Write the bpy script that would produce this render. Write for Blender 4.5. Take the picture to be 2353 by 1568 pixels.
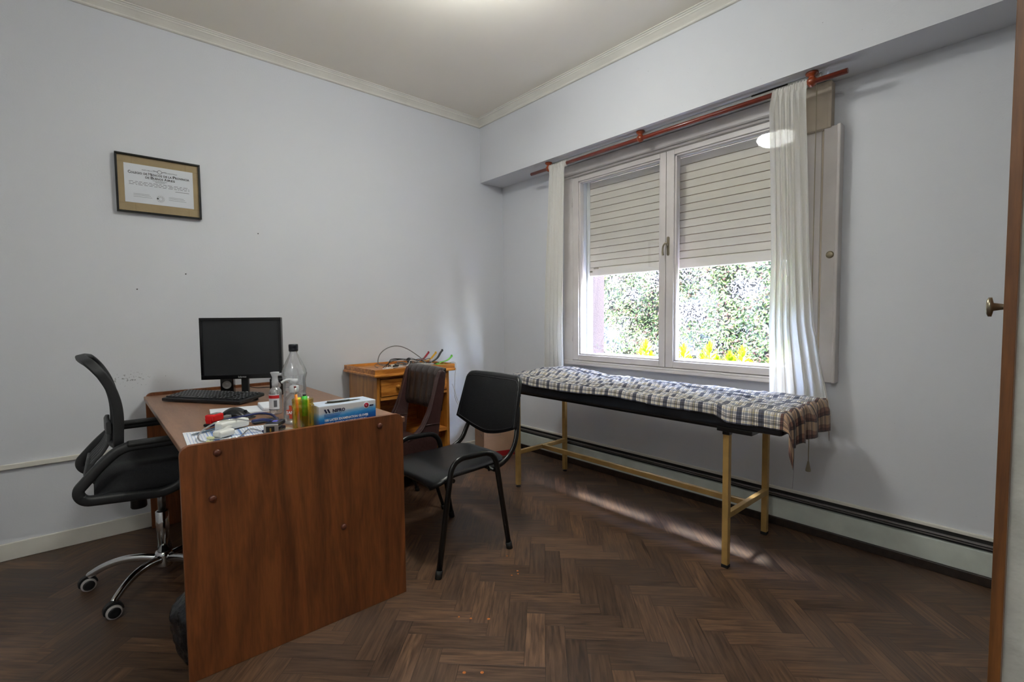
import bpy, bmesh, math, random
from mathutils import Vector, Matrix, noise
random.seed(7)
PI = math.pi
for o in list(bpy.data.objects): bpy.data.objects.remove(o)
S = bpy.context.scene; C = S.collection

# ------------------------------------------------------------------ camera
def rad(a): return a*PI/180
F_PX, YAW, PITCH, ROLL = 1105.56, rad(48.7653), rad(-3.0096), rad(-0.5557)
fw = Vector((math.cos(YAW)*math.cos(PITCH), math.sin(YAW)*math.cos(PITCH), math.sin(PITCH)))
rt = Vector((math.sin(YAW), -math.cos(YAW), 0)); up = rt.cross(fw)
rt2 = rt*math.cos(ROLL)+up*math.sin(ROLL); up2 = rt2.cross(fw)
cam_d = bpy.data.cameras.new('camera'); cam = bpy.data.objects.new('camera', cam_d); C.objects.link(cam)
m = Matrix((rt2, up2, -fw)).transposed().to_4x4(); m.translation = (-2.9195, -3.4469, 1.2)
cam.matrix_world = m
cam_d.sensor_fit = 'HORIZONTAL'; cam_d.sensor_width = 36; cam_d.lens = F_PX*36/2353
cam_d.clip_start = 0.02; cam_d.clip_end = 200
S.camera = cam

# ------------------------------------------------------------------ world, sun, exposure
w = bpy.data.worlds.new('sky'); S.world = w; w.use_nodes = True
nt = w.node_tree; nt.nodes.clear()
sky = nt.nodes.new('ShaderNodeTexSky'); sky.sky_type = 'NISHITA'; sky.sun_disc = False
sky.sun_elevation = rad(50); sky.sun_rotation = rad(215); sky.air_density = 1.0; sky.dust_density = 2.5
mxw = nt.nodes.new('ShaderNodeMixRGB'); mxw.inputs[0].default_value = 0.55; mxw.inputs[2].default_value = (0.50, 0.47, 0.66, 1)
bgn = nt.nodes.new('ShaderNodeBackground'); bgn.inputs[1].default_value = 42.0
wo = nt.nodes.new('ShaderNodeOutputWorld')
nt.links.new(sky.outputs[0], mxw.inputs[1]); nt.links.new(mxw.outputs[0], bgn.inputs[0]); nt.links.new(bgn.outputs[0], wo.inputs[0])
sun_d = bpy.data.lights.new('sun', 'SUN'); sun_d.energy = 10; sun_d.angle = rad(5.0); sun_d.color = (1, 0.97, 0.92)
sun = bpy.data.objects.new('sun', sun_d); C.objects.link(sun)
sun.rotation_euler = Vector((1.0, 0.5, 2.05)).to_track_quat('Z', 'Y').to_euler()
LAMP_STRENGTH = 75.0
S.view_settings.view_transform = 'Standard'; S.view_settings.look = 'None'
S.view_settings.gamma = 1; S.view_settings.use_curve_mapping = False
S.view_settings.exposure = 0.92

# ------------------------------------------------------------------ materials
def lin(c):
    r = []
    for v in c[:3]:
        v /= 255.0
        r.append(v/12.92 if v <= 0.04045 else ((v+0.055)/1.055)**2.4)
    return (r[0], r[1], r[2], 1)
MATS = {}
def base(name):
    mt = bpy.data.materials.new(name); mt.use_nodes = True
    n = mt.node_tree; b = n.nodes['Principled BSDF']
    MATS[name] = mt
    return mt, n, b
def mat(name, col, rough=0.6, metal=0.0, var=0.08, vs=8.0, bump=0.0, bs=60.0, spec=0.5, stretch=None, coat=0.0, trans=0.0, alpha=1.0):
    if name in MATS: return MATS[name]
    mt, n, b = base(name)
    b.inputs['Roughness'].default_value = rough; b.inputs['Metallic'].default_value = metal
    b.inputs['Specular IOR Level'].default_value = spec
    if coat: b.inputs['Coat Weight'].default_value = coat; b.inputs['Coat Roughness'].default_value = 0.15
    if trans: b.inputs['Transmission Weight'].default_value = trans; b.inputs['IOR'].default_value = 1.3
    if alpha < 1: b.inputs['Alpha'].default_value = alpha
    tc = n.nodes.new('ShaderNodeTexCoord'); nz = n.nodes.new('ShaderNodeTexNoise')
    nz.inputs['Scale'].default_value = vs; nz.inputs['Detail'].default_value = 4
    src = tc.outputs['Object']
    if stretch:
        mp = n.nodes.new('ShaderNodeMapping'); mp.inputs['Scale'].default_value = stretch
        n.links.new(src, mp.inputs[0]); src = mp.outputs[0]
    n.links.new(src, nz.inputs[0])
    rp = n.nodes.new('ShaderNodeValToRGB'); c = lin(col)
    rp.color_ramp.elements[0].position = 0.3; rp.color_ramp.elements[1].position = 0.7
    rp.color_ramp.elements[0].color = [max(0, x*(1-var)) for x in c[:3]]+[1]
    rp.color_ramp.elements[1].color = [min(1, x*(1+var)) for x in c[:3]]+[1]
    n.links.new(nz.outputs[0], rp.inputs[0]); n.links.new(rp.outputs[0], b.inputs['Base Color'])
    if bump:
        n2 = n.nodes.new('ShaderNodeTexNoise'); n2.inputs['Scale'].default_value = bs; n2.inputs['Detail'].default_value = 3
        n.links.new(src, n2.inputs[0])
        bp = n.nodes.new('ShaderNodeBump'); bp.inputs['Strength'].default_value = bump; bp.inputs['Distance'].default_value = 0.01
        n.links.new(n2.outputs[0], bp.inputs['Height']); n.links.new(bp.outputs[0], b.inputs['Normal'])
    return mt
def wood(name, dark, light, stretch=(1, 1, 12), scale=3.0, rough=0.45, dist=3.0, coat=0.0, fine=0.35):
    """streaky wood: low scale along the grain"""
    if name in MATS: return MATS[name]
    mt, n, b = base(name)
    tc = n.nodes.new('ShaderNodeTexCoord'); mp = n.nodes.new('ShaderNodeMapping'); mp.inputs['Scale'].default_value = stretch
    n.links.new(tc.outputs['Object'], mp.inputs[0])
    nz = n.nodes.new('ShaderNodeTexNoise'); nz.inputs['Scale'].default_value = scale; nz.inputs['Detail'].default_value = 6; nz.inputs['Distortion'].default_value = dist*0.3
    n.links.new(mp.outputs[0], nz.inputs[0])
    n2 = n.nodes.new('ShaderNodeTexNoise'); n2.inputs['Scale'].default_value = scale*9; n2.inputs['Detail'].default_value = 4
    n.links.new(mp.outputs[0], n2.inputs[0])
    mx = n.nodes.new('ShaderNodeMixRGB'); mx.inputs[0].default_value = fine
    n.links.new(nz.outputs[0], mx.inputs[1]); n.links.new(n2.outputs[0], mx.inputs[2])
    rp = n.nodes.new('ShaderNodeValToRGB'); rp.color_ramp.elements[0].position = 0.36; rp.color_ramp.elements[1].position = 0.64
    rp.color_ramp.elements[0].color = lin(dark); rp.color_ramp.elements[1].color = lin(light)
    n.links.new(mx.outputs[0], rp.inputs[0]); n.links.new(rp.outputs[0], b.inputs['Base Color'])
    b.inputs['Roughness'].default_value = rough
    if coat: b.inputs['Coat Weight'].default_value = coat
    bp = n.nodes.new('ShaderNodeBump'); bp.inputs['Strength'].default_value = 0.12; bp.inputs['Distance'].default_value = 0.004
    n.links.new(mx.outputs[0], bp.inputs['Height']); n.links.new(bp.outputs[0], b.inputs['Normal'])
    return mt
def glassy(name, tint=(1, 1, 1), gloss=0.08, opac=0.0, ocol=(230, 232, 235), rough=0.02):
    """thin clear wall: transparent + fresnel gloss (+ a little body colour)"""
    if name in MATS: return MATS[name]
    mt = bpy.data.materials.new(name); mt.use_nodes = True; n = mt.node_tree; n.nodes.clear(); MATS[name] = mt
    out = n.nodes.new('ShaderNodeOutputMaterial'); tr = n.nodes.new('ShaderNodeBsdfTransparent'); tr.inputs[0].default_value = (*tint, 1)
    gl = n.nodes.new('ShaderNodeBsdfGlossy'); gl.inputs['Roughness'].default_value = rough
    fr = n.nodes.new('ShaderNodeLayerWeight'); fr.inputs[0].default_value = 0.25
    ma = n.nodes.new('ShaderNodeMath'); ma.operation = 'MULTIPLY_ADD'; ma.inputs[1].default_value = 0.6; ma.inputs[2].default_value = gloss
    n.links.new(fr.outputs['Fresnel'], ma.inputs[0])
    mx = n.nodes.new('ShaderNodeMixShader'); n.links.new(ma.outputs[0], mx.inputs[0])
    last = tr
    if opac:
        df = n.nodes.new('ShaderNodeBsdfDiffuse'); df.inputs[0].default_value = lin(ocol)
        m2 = n.nodes.new('ShaderNodeMixShader'); m2.inputs[0].default_value = opac
        n.links.new(tr.outputs[0], m2.inputs[1]); n.links.new(df.outputs[0], m2.inputs[2]); last = m2
    n.links.new(last.outputs[0], mx.inputs[1]); n.links.new(gl.outputs[0], mx.inputs[2]); n.links.new(mx.outputs[0], out.inputs[0])
    return mt
def emit(name, col, s):
    mt = bpy.data.materials.new(name); mt.use_nodes = True; n = mt.node_tree; n.nodes.clear()
    out = n.nodes.new('ShaderNodeOutputMaterial'); e = n.nodes.new('ShaderNodeEmission'); e.inputs[0].default_value = (*col, 1); e.inputs[1].default_value = s
    n.links.new(e.outputs[0], out.inputs[0]); MATS[name] = mt
    return mt

def wall_mat():
    mt, n, b = base('painted_plaster')
    tc = n.nodes.new('ShaderNodeTexCoord')
    n1 = n.nodes.new('ShaderNodeTexNoise'); n1.inputs['Scale'].default_value = 1.3; n1.inputs['Detail'].default_value = 5
    n.links.new(tc.outputs['Object'], n1.inputs[0])
    rp = n.nodes.new('ShaderNodeValToRGB'); rp.color_ramp.elements[0].color = lin((208, 210, 216)); rp.color_ramp.elements[1].color = lin((216, 218, 223))
    n.links.new(n1.outputs[0], rp.inputs[0])
    # scattered scuffs on the left wall behind the office chair
    sep = n.nodes.new('ShaderNodeSeparateXYZ'); n.links.new(tc.outputs['Object'], sep.inputs[0])
    def band(sock, c, h):
        s = n.nodes.new('ShaderNodeMath'); s.operation = 'SUBTRACT'; s.inputs[1].default_value = c; n.links.new(sock, s.inputs[0])
        a = n.nodes.new('ShaderNodeMath'); a.operation = 'ABSOLUTE'; n.links.new(s.outputs[0], a.inputs[0])
        l = n.nodes.new('ShaderNodeMapRange'); l.inputs[1].default_value = 0; l.inputs[2].default_value = h; l.inputs[3].default_value = 1; l.inputs[4].default_value = 0
        n.links.new(a.outputs[0], l.inputs[0]); return l.outputs[0]
    bx_ = band(sep.outputs[0], -2.76, 0.26); bz_ = band(sep.outputs[2], 0.87, 0.075)
    mu = n.nodes.new('ShaderNodeMath'); mu.operation = 'MULTIPLY'; n.links.new(bx_, mu.inputs[0]); n.links.new(bz_, mu.inputs[1])
    n2 = n.nodes.new('ShaderNodeTexNoise'); n2.inputs['Scale'].default_value = 95; n2.inputs['Detail'].default_value = 3; n.links.new(tc.outputs['Object'], n2.inputs[0])
    ad = n.nodes.new('ShaderNodeMath'); ad.operation = 'MULTIPLY_ADD'; ad.inputs[1].default_value = 0.22; n.links.new(mu.outputs[0], ad.inputs[0]); n.links.new(n2.outputs[0], ad.inputs[2])
    r2 = n.nodes.new('ShaderNodeMapRange'); r2.inputs[1].default_value = 0.74; r2.inputs[2].default_value = 0.80; n.links.new(ad.outputs[0], r2.inputs[0])
    mx = n.nodes.new('ShaderNodeMixRGB'); mx.inputs[2].default_value = lin((150, 152, 155)); n.links.new(r2.outputs[0], mx.inputs[0]); n.links.new(rp.outputs[0], mx.inputs[1])
    n.links.new(mx.outputs[0], b.inputs['Base Color']); b.inputs['Roughness'].default_value = 0.75
    n3 = n.nodes.new('ShaderNodeTexNoise'); n3.inputs['Scale'].default_value = 120; n3.inputs['Detail'].default_value = 2; n.links.new(tc.outputs['Object'], n3.inputs[0])
    bp = n.nodes.new('ShaderNodeBump'); bp.inputs['Strength'].default_value = 0.10; bp.inputs['Distance'].default_value = 0.004
    n.links.new(n3.outputs[0], bp.inputs['Height']); n.links.new(bp.outputs[0], b.inputs['Normal'])
    return mt
WALL = wall_mat()
CEIL = mat('ceiling_paint', (240, 234, 222), 0.8, var=0.02, vs=1.5)
TRIMW = mat('white_trim_paint', (220, 217, 208), 0.45, var=0.05, vs=6, bump=0.08, bs=40)
FRAMEP = mat('grey_white_window_paint', (204, 198, 196), 0.4, var=0.06, vs=7, bump=0.06, bs=30)
BEIGEP = mat('beige_window_paint', (178, 165, 148), 0.5, var=0.1, vs=7)
SHUT = mat('shutter_slat_paint', (220, 211, 202), 0.55, var=0.08, vs=5, bump=0.1, bs=25, stretch=(1, 0.4, 1.5))
BLK = mat('black_plastic', (20, 21, 23), 0.42, var=0.15, vs=30)
BLKM = mat('black_enamel_steel', (12, 12, 13), 0.3, var=0.1, vs=20)
RUB = mat('black_rubber', (16, 16, 17), 0.7)
CHR = mat('chrome', (205, 205, 205), 0.09, metal=1.0, var=0.02)
STEEL = mat('brushed_steel', (150, 150, 150), 0.3, metal=1.0, var=0.05)
BRASS = mat('worn_nickel', (150, 140, 120), 0.35, metal=0.9)
WHITEP = mat('white_plastic', (222, 222, 216), 0.4, var=0.03)
PAPER = mat('white_paper', (225, 228, 234), 0.7, var=0.03)
INK = mat('black_ink', (28, 28, 32), 0.7, var=0.02)
INKG = mat('grey_ink', (95, 97, 105), 0.7, var=0.02)
INKB = mat('blue_ink', (40, 75, 150), 0.7, var=0.05)
DESKW = wood('walnut_laminate', (90, 48, 22), (134, 76, 38), stretch=(7, 7, 0.7), scale=2.6, rough=0.42, dist=4, fine=0.3)
DESKT = wood('walnut_laminate_top', (118, 84, 62), (142, 104, 78), stretch=(7, 0.7, 7), scale=2.6, rough=0.36, dist=3, fine=0.4)
PINE = wood('varnished_pine', (150, 82, 22), (220, 148, 64), stretch=(1.0, 8, 9), scale=3.2, rough=0.38, dist=4, coat=0.2, fine=0.25)
PINEV = wood('varnished_pine_upright', (146, 88, 26), (206, 140, 58), stretch=(9, 8, 0.8), scale=3.2, rough=0.4, dist=3, coat=0.2, fine=0.25)
MAHO = wood('mahogany_rod', (92, 30, 18), (128, 48, 28), stretch=(8, 1, 8), scale=3, rough=0.3, coat=0.3)
MAHOB = wood('mahogany_bracket', (112, 44, 18), (146, 64, 28), stretch=(8, 8, 2), scale=3, rough=0.28, coat=0.4)
DOORW = wood('brown_door_edge', (92, 54, 22), (128, 80, 36), stretch=(12, 12, 0.8), scale=2.5, rough=0.5)

# ------------------------------------------------------------------ geometry helpers
def BM(): return bmesh.new()
def box(bm, x0, x1, y0, y1, z0, z1, bev=0.0, seg=2, rot=None, about=None):
    vs = [bm.verts.new((x, y, z)) for x in (x0, x1) for y in (y0, y1) for z in (z0, z1)]
    f = [(0, 1, 3, 2), (4, 6, 7, 5), (0, 4, 5, 1), (2, 3, 7, 6), (0, 2, 6, 4), (1, 5, 7, 3)]
    fs = [bm.faces.new([vs[i] for i in q]) for q in f]
    allv = vs
    if bev:
        es = list({e for fc in fs for e in fc.edges})
        r = bmesh.ops.bevel(bm, geom=es, offset=bev, segments=seg, affect='EDGES', profile=0.5)
        allv = list({v for fc in r['faces'] for v in fc.verts} | {v for v in vs if v.is_valid})
    if rot is not None:
        ab = Vector(about) if about is not None else Vector(((x0+x1)/2, (y0+y1)/2, (z0+z1)/2))
        for v in allv: v.co = ab+rot@(v.co-ab)
    return allv
def rotz(a): return Matrix.Rotation(a, 3, 'Z')
def frames(P, closed=False):
    n = len(P); T = []
    for i in range(n):
        a = P[(i-1) % n] if (closed or i > 0) else P[i]; b = P[(i+1) % n] if (closed or i < n-1) else P[i]
        t = (b-a); T.append(t.normalized() if t.length > 1e-9 else Vector((0, 0, 1)))
    u = Vector((0, 0, 1)) if abs(T[0].z) < 0.9 else Vector((1, 0, 0))
    N = []; u = (u-T[0]*u.dot(T[0])).normalized()
    for t in T:
        u = (u-t*u.dot(t))
        u = u.normalized() if u.length > 1e-6 else t.orthogonal().normalized()
        N.append((u.copy(), t.cross(u)))
    return T, N
def tube(bm, pts, r, seg=10, closed=False, flat=1.0):
    P = [Vector(p) for p in pts]; T, N = frames(P, closed); rings = []
    for i, p in enumerate(P):
        rr = r[i] if isinstance(r, (list, tuple)) else r
        rings.append([bm.verts.new(p+N[i][0]*(math.cos(2*PI*k/seg)*rr*flat)+N[i][1]*(math.sin(2*PI*k/seg)*rr)) for k in range(seg)])
    n = len(P)
    for i in range(n if closed else n-1):
        a, b = rings[i], rings[(i+1) % n]
        for k in range(seg):
            f = bm.faces.new((a[k], a[(k+1) % seg], b[(k+1) % seg], b[k])); f.smooth = True
    if not closed:
        bm.faces.new(list(reversed(rings[0]))); bm.faces.new(rings[-1])
def strap(bm, pts, wy, th, closed=False, side=(0, 1, 0), widths=None):
    """rounded rectangular section swept along a path; width along 'side'"""
    P = [Vector(p) for p in pts]; T, _ = frames(P, closed); s = Vector(side); rings = []
    for i, p in enumerate(P):
        t = T[i]; b = (s-t*s.dot(t)).normalized(); nn = t.cross(b)
        W = (widths[i] if widths else wy)/2; H = th/2; c = min(W, H)*0.55
        prof = [(-W+c, -H), (W-c, -H), (W-c*.3, -H+c*.3), (W, -H+c), (W, H-c), (W-c*.3, H-c*.3), (W-c, H), (-W+c, H), (-W+c*.3, H-c*.3), (-W, H-c), (-W, -H+c), (-W+c*.3, -H+c*.3)]
        rings.append([bm.verts.new(p+b*u+nn*v) for u, v in prof])
    n = len(P); m_ = len(rings[0])
    for i in range(n if closed else n-1):
        a, b = rings[i], rings[(i+1) % n]
        for k in range(m_):
            f = bm.faces.new((a[k], a[(k+1) % m_], b[(k+1) % m_], b[k])); f.smooth = True
    if not closed:
        bm.faces.new(list(reversed(rings[0]))); bm.faces.new(rings[-1])
def cat(pts, n=6, closed=False):
    P = [Vector(p) for p in pts]; N = len(P); out = []
    rng = range(N if closed else N-1)
    for i in rng:
        if closed: a, b, c, d = P[(i-1) % N], P[i], P[(i+1) % N], P[(i+2) % N]
        else: a, b, c, d = P[max(i-1, 0)], P[i], P[i+1], P[min(i+2, N-1)]
        for k in range(n):
            t = k/n
            out.append(0.5*((2*b)+(c-a)*t+(2*a-5*b+4*c-d)*t*t+(3*b-a-3*c+d)*t**3))
    if not closed: out.append(P[-1])
    return out
def fillet(pts, r, n=6, closed=False):
    P = [Vector(p) for p in pts]; out = []; N = len(P)
    for i in range(N):
        if not closed and i in (0, N-1): out.append(P[i]); continue
        a, b, c = P[(i-1) % N], P[i], P[(i+1) % N]
        u = (a-b); v = (c-b); rr = min(r, u.length*.49, v.length*.49); u.normalize(); v.normalize()
        s, e = b+u*rr, b+v*rr
        for k in range(n+1):
            t = k/n; out.append(s*(1-t)**2+b*2*t*(1-t)+e*t*t)
    return out
def lathe(bm, prof, c=(0, 0, 0), seg=24, axis='Z', M=None, cap=True):
    rings = []
    for r, z in prof:
        ring = []
        for k in range(seg):
            a = 2*PI*k/seg; p = Vector((r*math.cos(a), r*math.sin(a), z))
            if axis == 'X': p = Vector((p.z, p.x, p.y))
            if axis == 'Y': p = Vector((p.y, p.z, p.x))
            if M is not None: p = M@p
            ring.append(bm.verts.new(p+Vector(c)))
        rings.append(ring)
    for i in range(len(rings)-1):
        a, b = rings[i], rings[i+1]
        for k in range(seg):
            f = bm.faces.new((a[k], a[(k+1) % seg], b[(k+1) % seg], b[k])); f.smooth = True
    if cap:
        if prof[0][0] > 1e-5: bm.faces.new(list(reversed(rings[0])))
        if prof[-1][0] > 1e-5: bm.faces.new(rings[-1])
def prism(bm, poly, fn, d0, d1, bev=0.0):
    """poly: 2-D outline; fn(u,v,d) -> world point; extruded d0..d1"""
    a = [bm.verts.new(fn(u, v, d0)) for u, v in poly]; b = [bm.verts.new(fn(u, v, d1)) for u, v in poly]
    n = len(poly)
    fa = bm.faces.new(a); fb = bm.faces.new(list(reversed(b)))
    for i in range(n): bm.faces.new((a[i], b[i], b[(i+1) % n], a[(i+1) % n]))
    if bev:
        es = list(fa.edges)+list(fb.edges)
        bmesh.ops.bevel(bm, geom=es, offset=bev, segments=2, affect='EDGES', profile=0.5)
def rrect(u0, u1, v0, v1, r, n=5):
    out = []
    for cu, cv, a0 in ((u1-r, v0+r, -PI/2), (u1-r, v1-r, 0), (u0+r, v1-r, PI/2), (u0+r, v0+r, PI)):
        for k in range(n+1):
            a = a0+PI/2*k/n; out.append((cu+r*math.cos(a), cv+r*math.sin(a)))
    return out
def grid(bm, nu, nv, fn, thick=None, smooth=True, uvs=None):
    """surface fn(u,v) u,v in 0..1; thick = vector fn or float offset giving a closed slab"""
    uvl = bm.loops.layers.uv.new('UVMap') if uvs else None
    V = [[bm.verts.new(fn(i/nu, j/nv)) for j in range(nv+1)] for i in range(nu+1)]
    def q(a, b, c, d, ids):
        f = bm.faces.new((a, b, c, d)); f.smooth = smooth
        if uvs:
            for l, (i, j) in zip(f.loops, ids): l[uvl].uv = uvs(i/nu, j/nv)
    for i in range(nu):
        for j in range(nv):
            q(V[i][j], V[i+1][j], V[i+1][j+1], V[i][j+1], ((i, j), (i+1, j), (i+1, j+1), (i, j+1)))
    if thick is not None:
        bm.normal_update()
        W = [[None]*(nv+1) for _ in range(nu+1)]
        for i in range(nu+1):
            for j in range(nv+1):
                W[i][j] = bm.verts.new(V[i][j].co+(thick(i/nu, j/nv) if callable(thick) else V[i][j].normal*-thick))
        for i in range(nu):
            for j in range(nv):
                q(W[i][j+1], W[i+1][j+1], W[i+1][j], W[i][j], ((i, j+1), (i+1, j+1), (i+1, j), (i, j)))
        for i in range(nu):
            q(V[i+1][0], V[i][0], W[i][0], W[i+1][0], ((i+1, 0), (i, 0), (i, 0), (i+1, 0)))
            q(V[i][nv], V[i+1][nv], W[i+1][nv], W[i][nv], ((i, nv), (i+1, nv), (i+1, nv), (i, nv)))
        for j in range(nv):
            q(V[0][j], V[0][j+1], W[0][j+1], W[0][j], ((0, j), (0, j+1), (0, j+1), (0, j)))
            q(V[nu][j+1], V[nu][j], W[nu][j], W[nu][j+1], ((nu, j+1), (nu, j), (nu, j), (nu, j+1)))
    return V
# ------------------------------------------------------------------ object helpers
def worldm(o):
    mm = Matrix.Identity(4)
    while o is not None: mm = o.matrix_basis@mm; o = o.parent
    return mm
def link(name, bm, m_, M=None, fixn=True):
    if fixn: bmesh.ops.recalc_face_normals(bm, faces=bm.faces[:])
    if M is not None: bmesh.ops.transform(bm, matrix=M.inverted(), verts=bm.verts[:])
    me = bpy.data.meshes.new(name); bm.to_mesh(me); bm.free()
    for mm in (m_ if isinstance(m_, (list, tuple)) else [m_]): me.materials.append(mm)
    o = bpy.data.objects.new(name, me); C.objects.link(o)
    return o
def thing(name, label, cat_, loc=(0, 0, 0), rz=0.0, group=None):
    o = bpy.data.objects.new(name, None); C.objects.link(o); o.empty_display_size = 0.05
    o.matrix_basis = Matrix.Translation(loc)@Matrix.Rotation(rz, 4, 'Z')
    o['label'] = label; o['category'] = cat_
    if group: o['group'] = group
    return o
def part(name, bm, m_, parent, label=None):
    o = link(name, bm, m_, worldm(parent)); o.parent = parent
    if label: o['label'] = label
    return o
def single(name, label, cat_, bm, m_, loc=(0, 0, 0), group=None, kind=None):
    o = link(name, bm, m_, Matrix.Translation(loc)); o.location = loc
    o['label'] = label; o['category'] = cat_
    if group: o['group'] = group
    if kind: o['kind'] = kind
    return o
def struct(name, bm, m_, parent=None, label=None):
    o = link(name, bm, m_)
    if parent is not None: o.parent = parent
    else:
        o['kind'] = 'structure'
    if label: o['label'] = label
    return o
def text_bm(bm, s, size, M, extrude=0.0004, align='LEFT', sx=1.0, shear=0.0, bold=0.0, fit=None):
    cu = bpy.data.curves.new('t', 'FONT'); cu.body = s; cu.size = size; cu.extrude = extrude; cu.align_x = align; cu.offset = bold; cu.resolution_u = 2
    ob = bpy.data.objects.new('t', cu); C.objects.link(ob)
    dg = bpy.context.evaluated_depsgraph_get(); me = bpy.data.meshes.new_from_object(ob.evaluated_get(dg))
    if fit:
        wd = max(v.co.x for v in me.vertices)-min(v.co.x for v in me.vertices); sx = fit/wd
    tmp = bmesh.new(); tmp.from_mesh(me)
    for v in tmp.verts: v.co.x = v.co.x*sx+v.co.y*shear
    bmesh.ops.transform(tmp, matrix=M, verts=tmp.verts[:])
    m2 = bpy.data.meshes.new('t2'); tmp.to_mesh(m2); tmp.free(); bm.from_mesh(m2)
    bpy.data.objects.remove(ob); bpy.data.curves.remove(cu); bpy.data.meshes.remove(me); bpy.data.meshes.remove(m2)
def basis(o, x, y):
    x = Vector(x).normalized(); y = Vector(y).normalized(); z = x.cross(y)
    M = Matrix((x, y, z)).transposed().to_4x4(); M.translation = o
    return M

# ================================================================== STRUCTURE
CZ = 2.915                       # ceiling
# floor: herringbone parquet, one mesh; each plank a face with its own uv and colour value
def floor_mat():
    mt, n, b = base('herringbone_parquet')
    uv = n.nodes.new('ShaderNodeUVMap'); uv.uv_map = 'UVMap'
    at = n.nodes.new('ShaderNodeAttribute'); at.attribute_name = 'plank'
    mp = n.nodes.new('ShaderNodeMapping'); mp.inputs['Scale'].default_value = (1.2, 14, 1); n.links.new(uv.outputs[0], mp.inputs[0])
    nz = n.nodes.new('ShaderNodeTexNoise'); nz.inputs['Scale'].default_value = 6; nz.inputs['Detail'].default_value = 7; nz.inputs['Distortion'].default_value = 0.6; n.links.new(mp.outputs[0], nz.inputs[0])
    rp = n.nodes.new('ShaderNodeValToRGB'); rp.color_ramp.elements[0].position = 0.3; rp.color_ramp.elements[1].position = 0.72
    rp.color_ramp.elements[0].color = lin((54, 35, 22)); rp.color_ramp.elements[1].color = lin((108, 80, 58))
    n.links.new(nz.outputs[0], rp.inputs[0])
    hsv = n.nodes.new('ShaderNodeHueSaturation'); n.links.new(rp.outputs[0], hsv.inputs['Color'])
    mr = n.nodes.new('ShaderNodeMapRange'); mr.inputs[3].default_value = 0.62; mr.inputs[4].default_value = 1.38; n.links.new(at.outputs['Fac'], mr.inputs[0]); n.links.new(mr.outputs[0], hsv.inputs['Value'])
    # worn grey patches
    tc = n.nodes.new('ShaderNodeTexCoord'); nw = n.nodes.new('ShaderNodeTexNoise'); nw.inputs['Scale'].default_value = 1.1; nw.inputs['Detail'].default_value = 5; n.links.new(tc.outputs['Object'], nw.inputs[0])
    mw = n.nodes.new('ShaderNodeMapRange'); mw.inputs[1].default_value = 0.48; mw.inputs[2].default_value = 0.7; mw.inputs[4].default_value = 0.55; n.links.new(nw.outputs[0], mw.inputs[0])
    mg = n.nodes.new('ShaderNodeMixRGB'); mg.inputs[2].default_value = lin((92, 79, 72)); n.links.new(mw.outputs[0], mg.inputs[0]); n.links.new(hsv.outputs[0], mg.inputs[1])
    # seams from uv (u: 0..L, v: 0..W in metres)
    se = n.nodes.new('ShaderNodeSeparateXYZ'); at2 = n.nodes.new('ShaderNodeUVMap'); at2.uv_map = 'cell'; n.links.new(at2.outputs[0], se.inputs[0])
    def edge(sock, size, wd):
        a = n.nodes.new('ShaderNodeMath'); a.operation = 'SUBTRACT'; a.inputs[1].default_value = 0.5; n.links.new(sock, a.inputs[0])
        c = n.nodes.new('ShaderNodeMath'); c.operation = 'ABSOLUTE'; n.links.new(a.outputs[0], c.inputs[0])
        g = n.nodes.new('ShaderNodeMapRange'); g.inputs[1].default_value = 0.5-wd/size; g.inputs[2].default_value = 0.5-wd/size*0.35; n.links.new(c.outputs[0], g.inputs[0]); return g.outputs[0]
    e1 = edge(se.outputs[0], 0.2968, 0.0014); e2 = edge(se.outputs[1], 0.0742, 0.0014)
    mxm = n.nodes.new('ShaderNodeMath'); mxm.operation = 'MAXIMUM'; n.links.new(e1, mxm.inputs[0]); n.links.new(e2, mxm.inputs[1])
    ms = n.nodes.new('ShaderNodeMath'); ms.operation = 'MULTIPLY'; ms.inputs[1].default_value = 0.7; n.links.new(mxm.outputs[0], ms.inputs[0])
    md = n.nodes.new('ShaderNodeMixRGB'); md.inputs[2].default_value = lin((22, 15, 11)); n.links.new(ms.outputs[0], md.inputs[0]); n.links.new(mg.outputs[0], md.inputs[1])
    n.links.new(md.outputs[0], b.inputs['Base Color'])
    rr = n.nodes.new('ShaderNodeMapRange'); rr.inputs[3].default_value = 0.36; rr.inputs[4].default_value = 0.55; n.links.new(nz.outputs[0], rr.inputs[0]); n.links.new(rr.outputs[0], b.inputs['Roughness'])
    sb = n.nodes.new('ShaderNodeMath'); sb.operation = 'MULTIPLY_ADD'; sb.inputs[1].default_value = -1.5; n.links.new(mxm.outputs[0], sb.inputs[0]); n.links.new(nz.outputs[0], sb.inputs[2])
    bp = n.nodes.new('ShaderNodeBump'); bp.inputs['Strength'].default_value = 0.25; bp.inputs['Distance'].default_value = 0.0015; n.links.new(sb.outputs[0], bp.inputs['Height']); n.links.new(bp.outputs[0], b.inputs['Normal'])
    return mt
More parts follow.
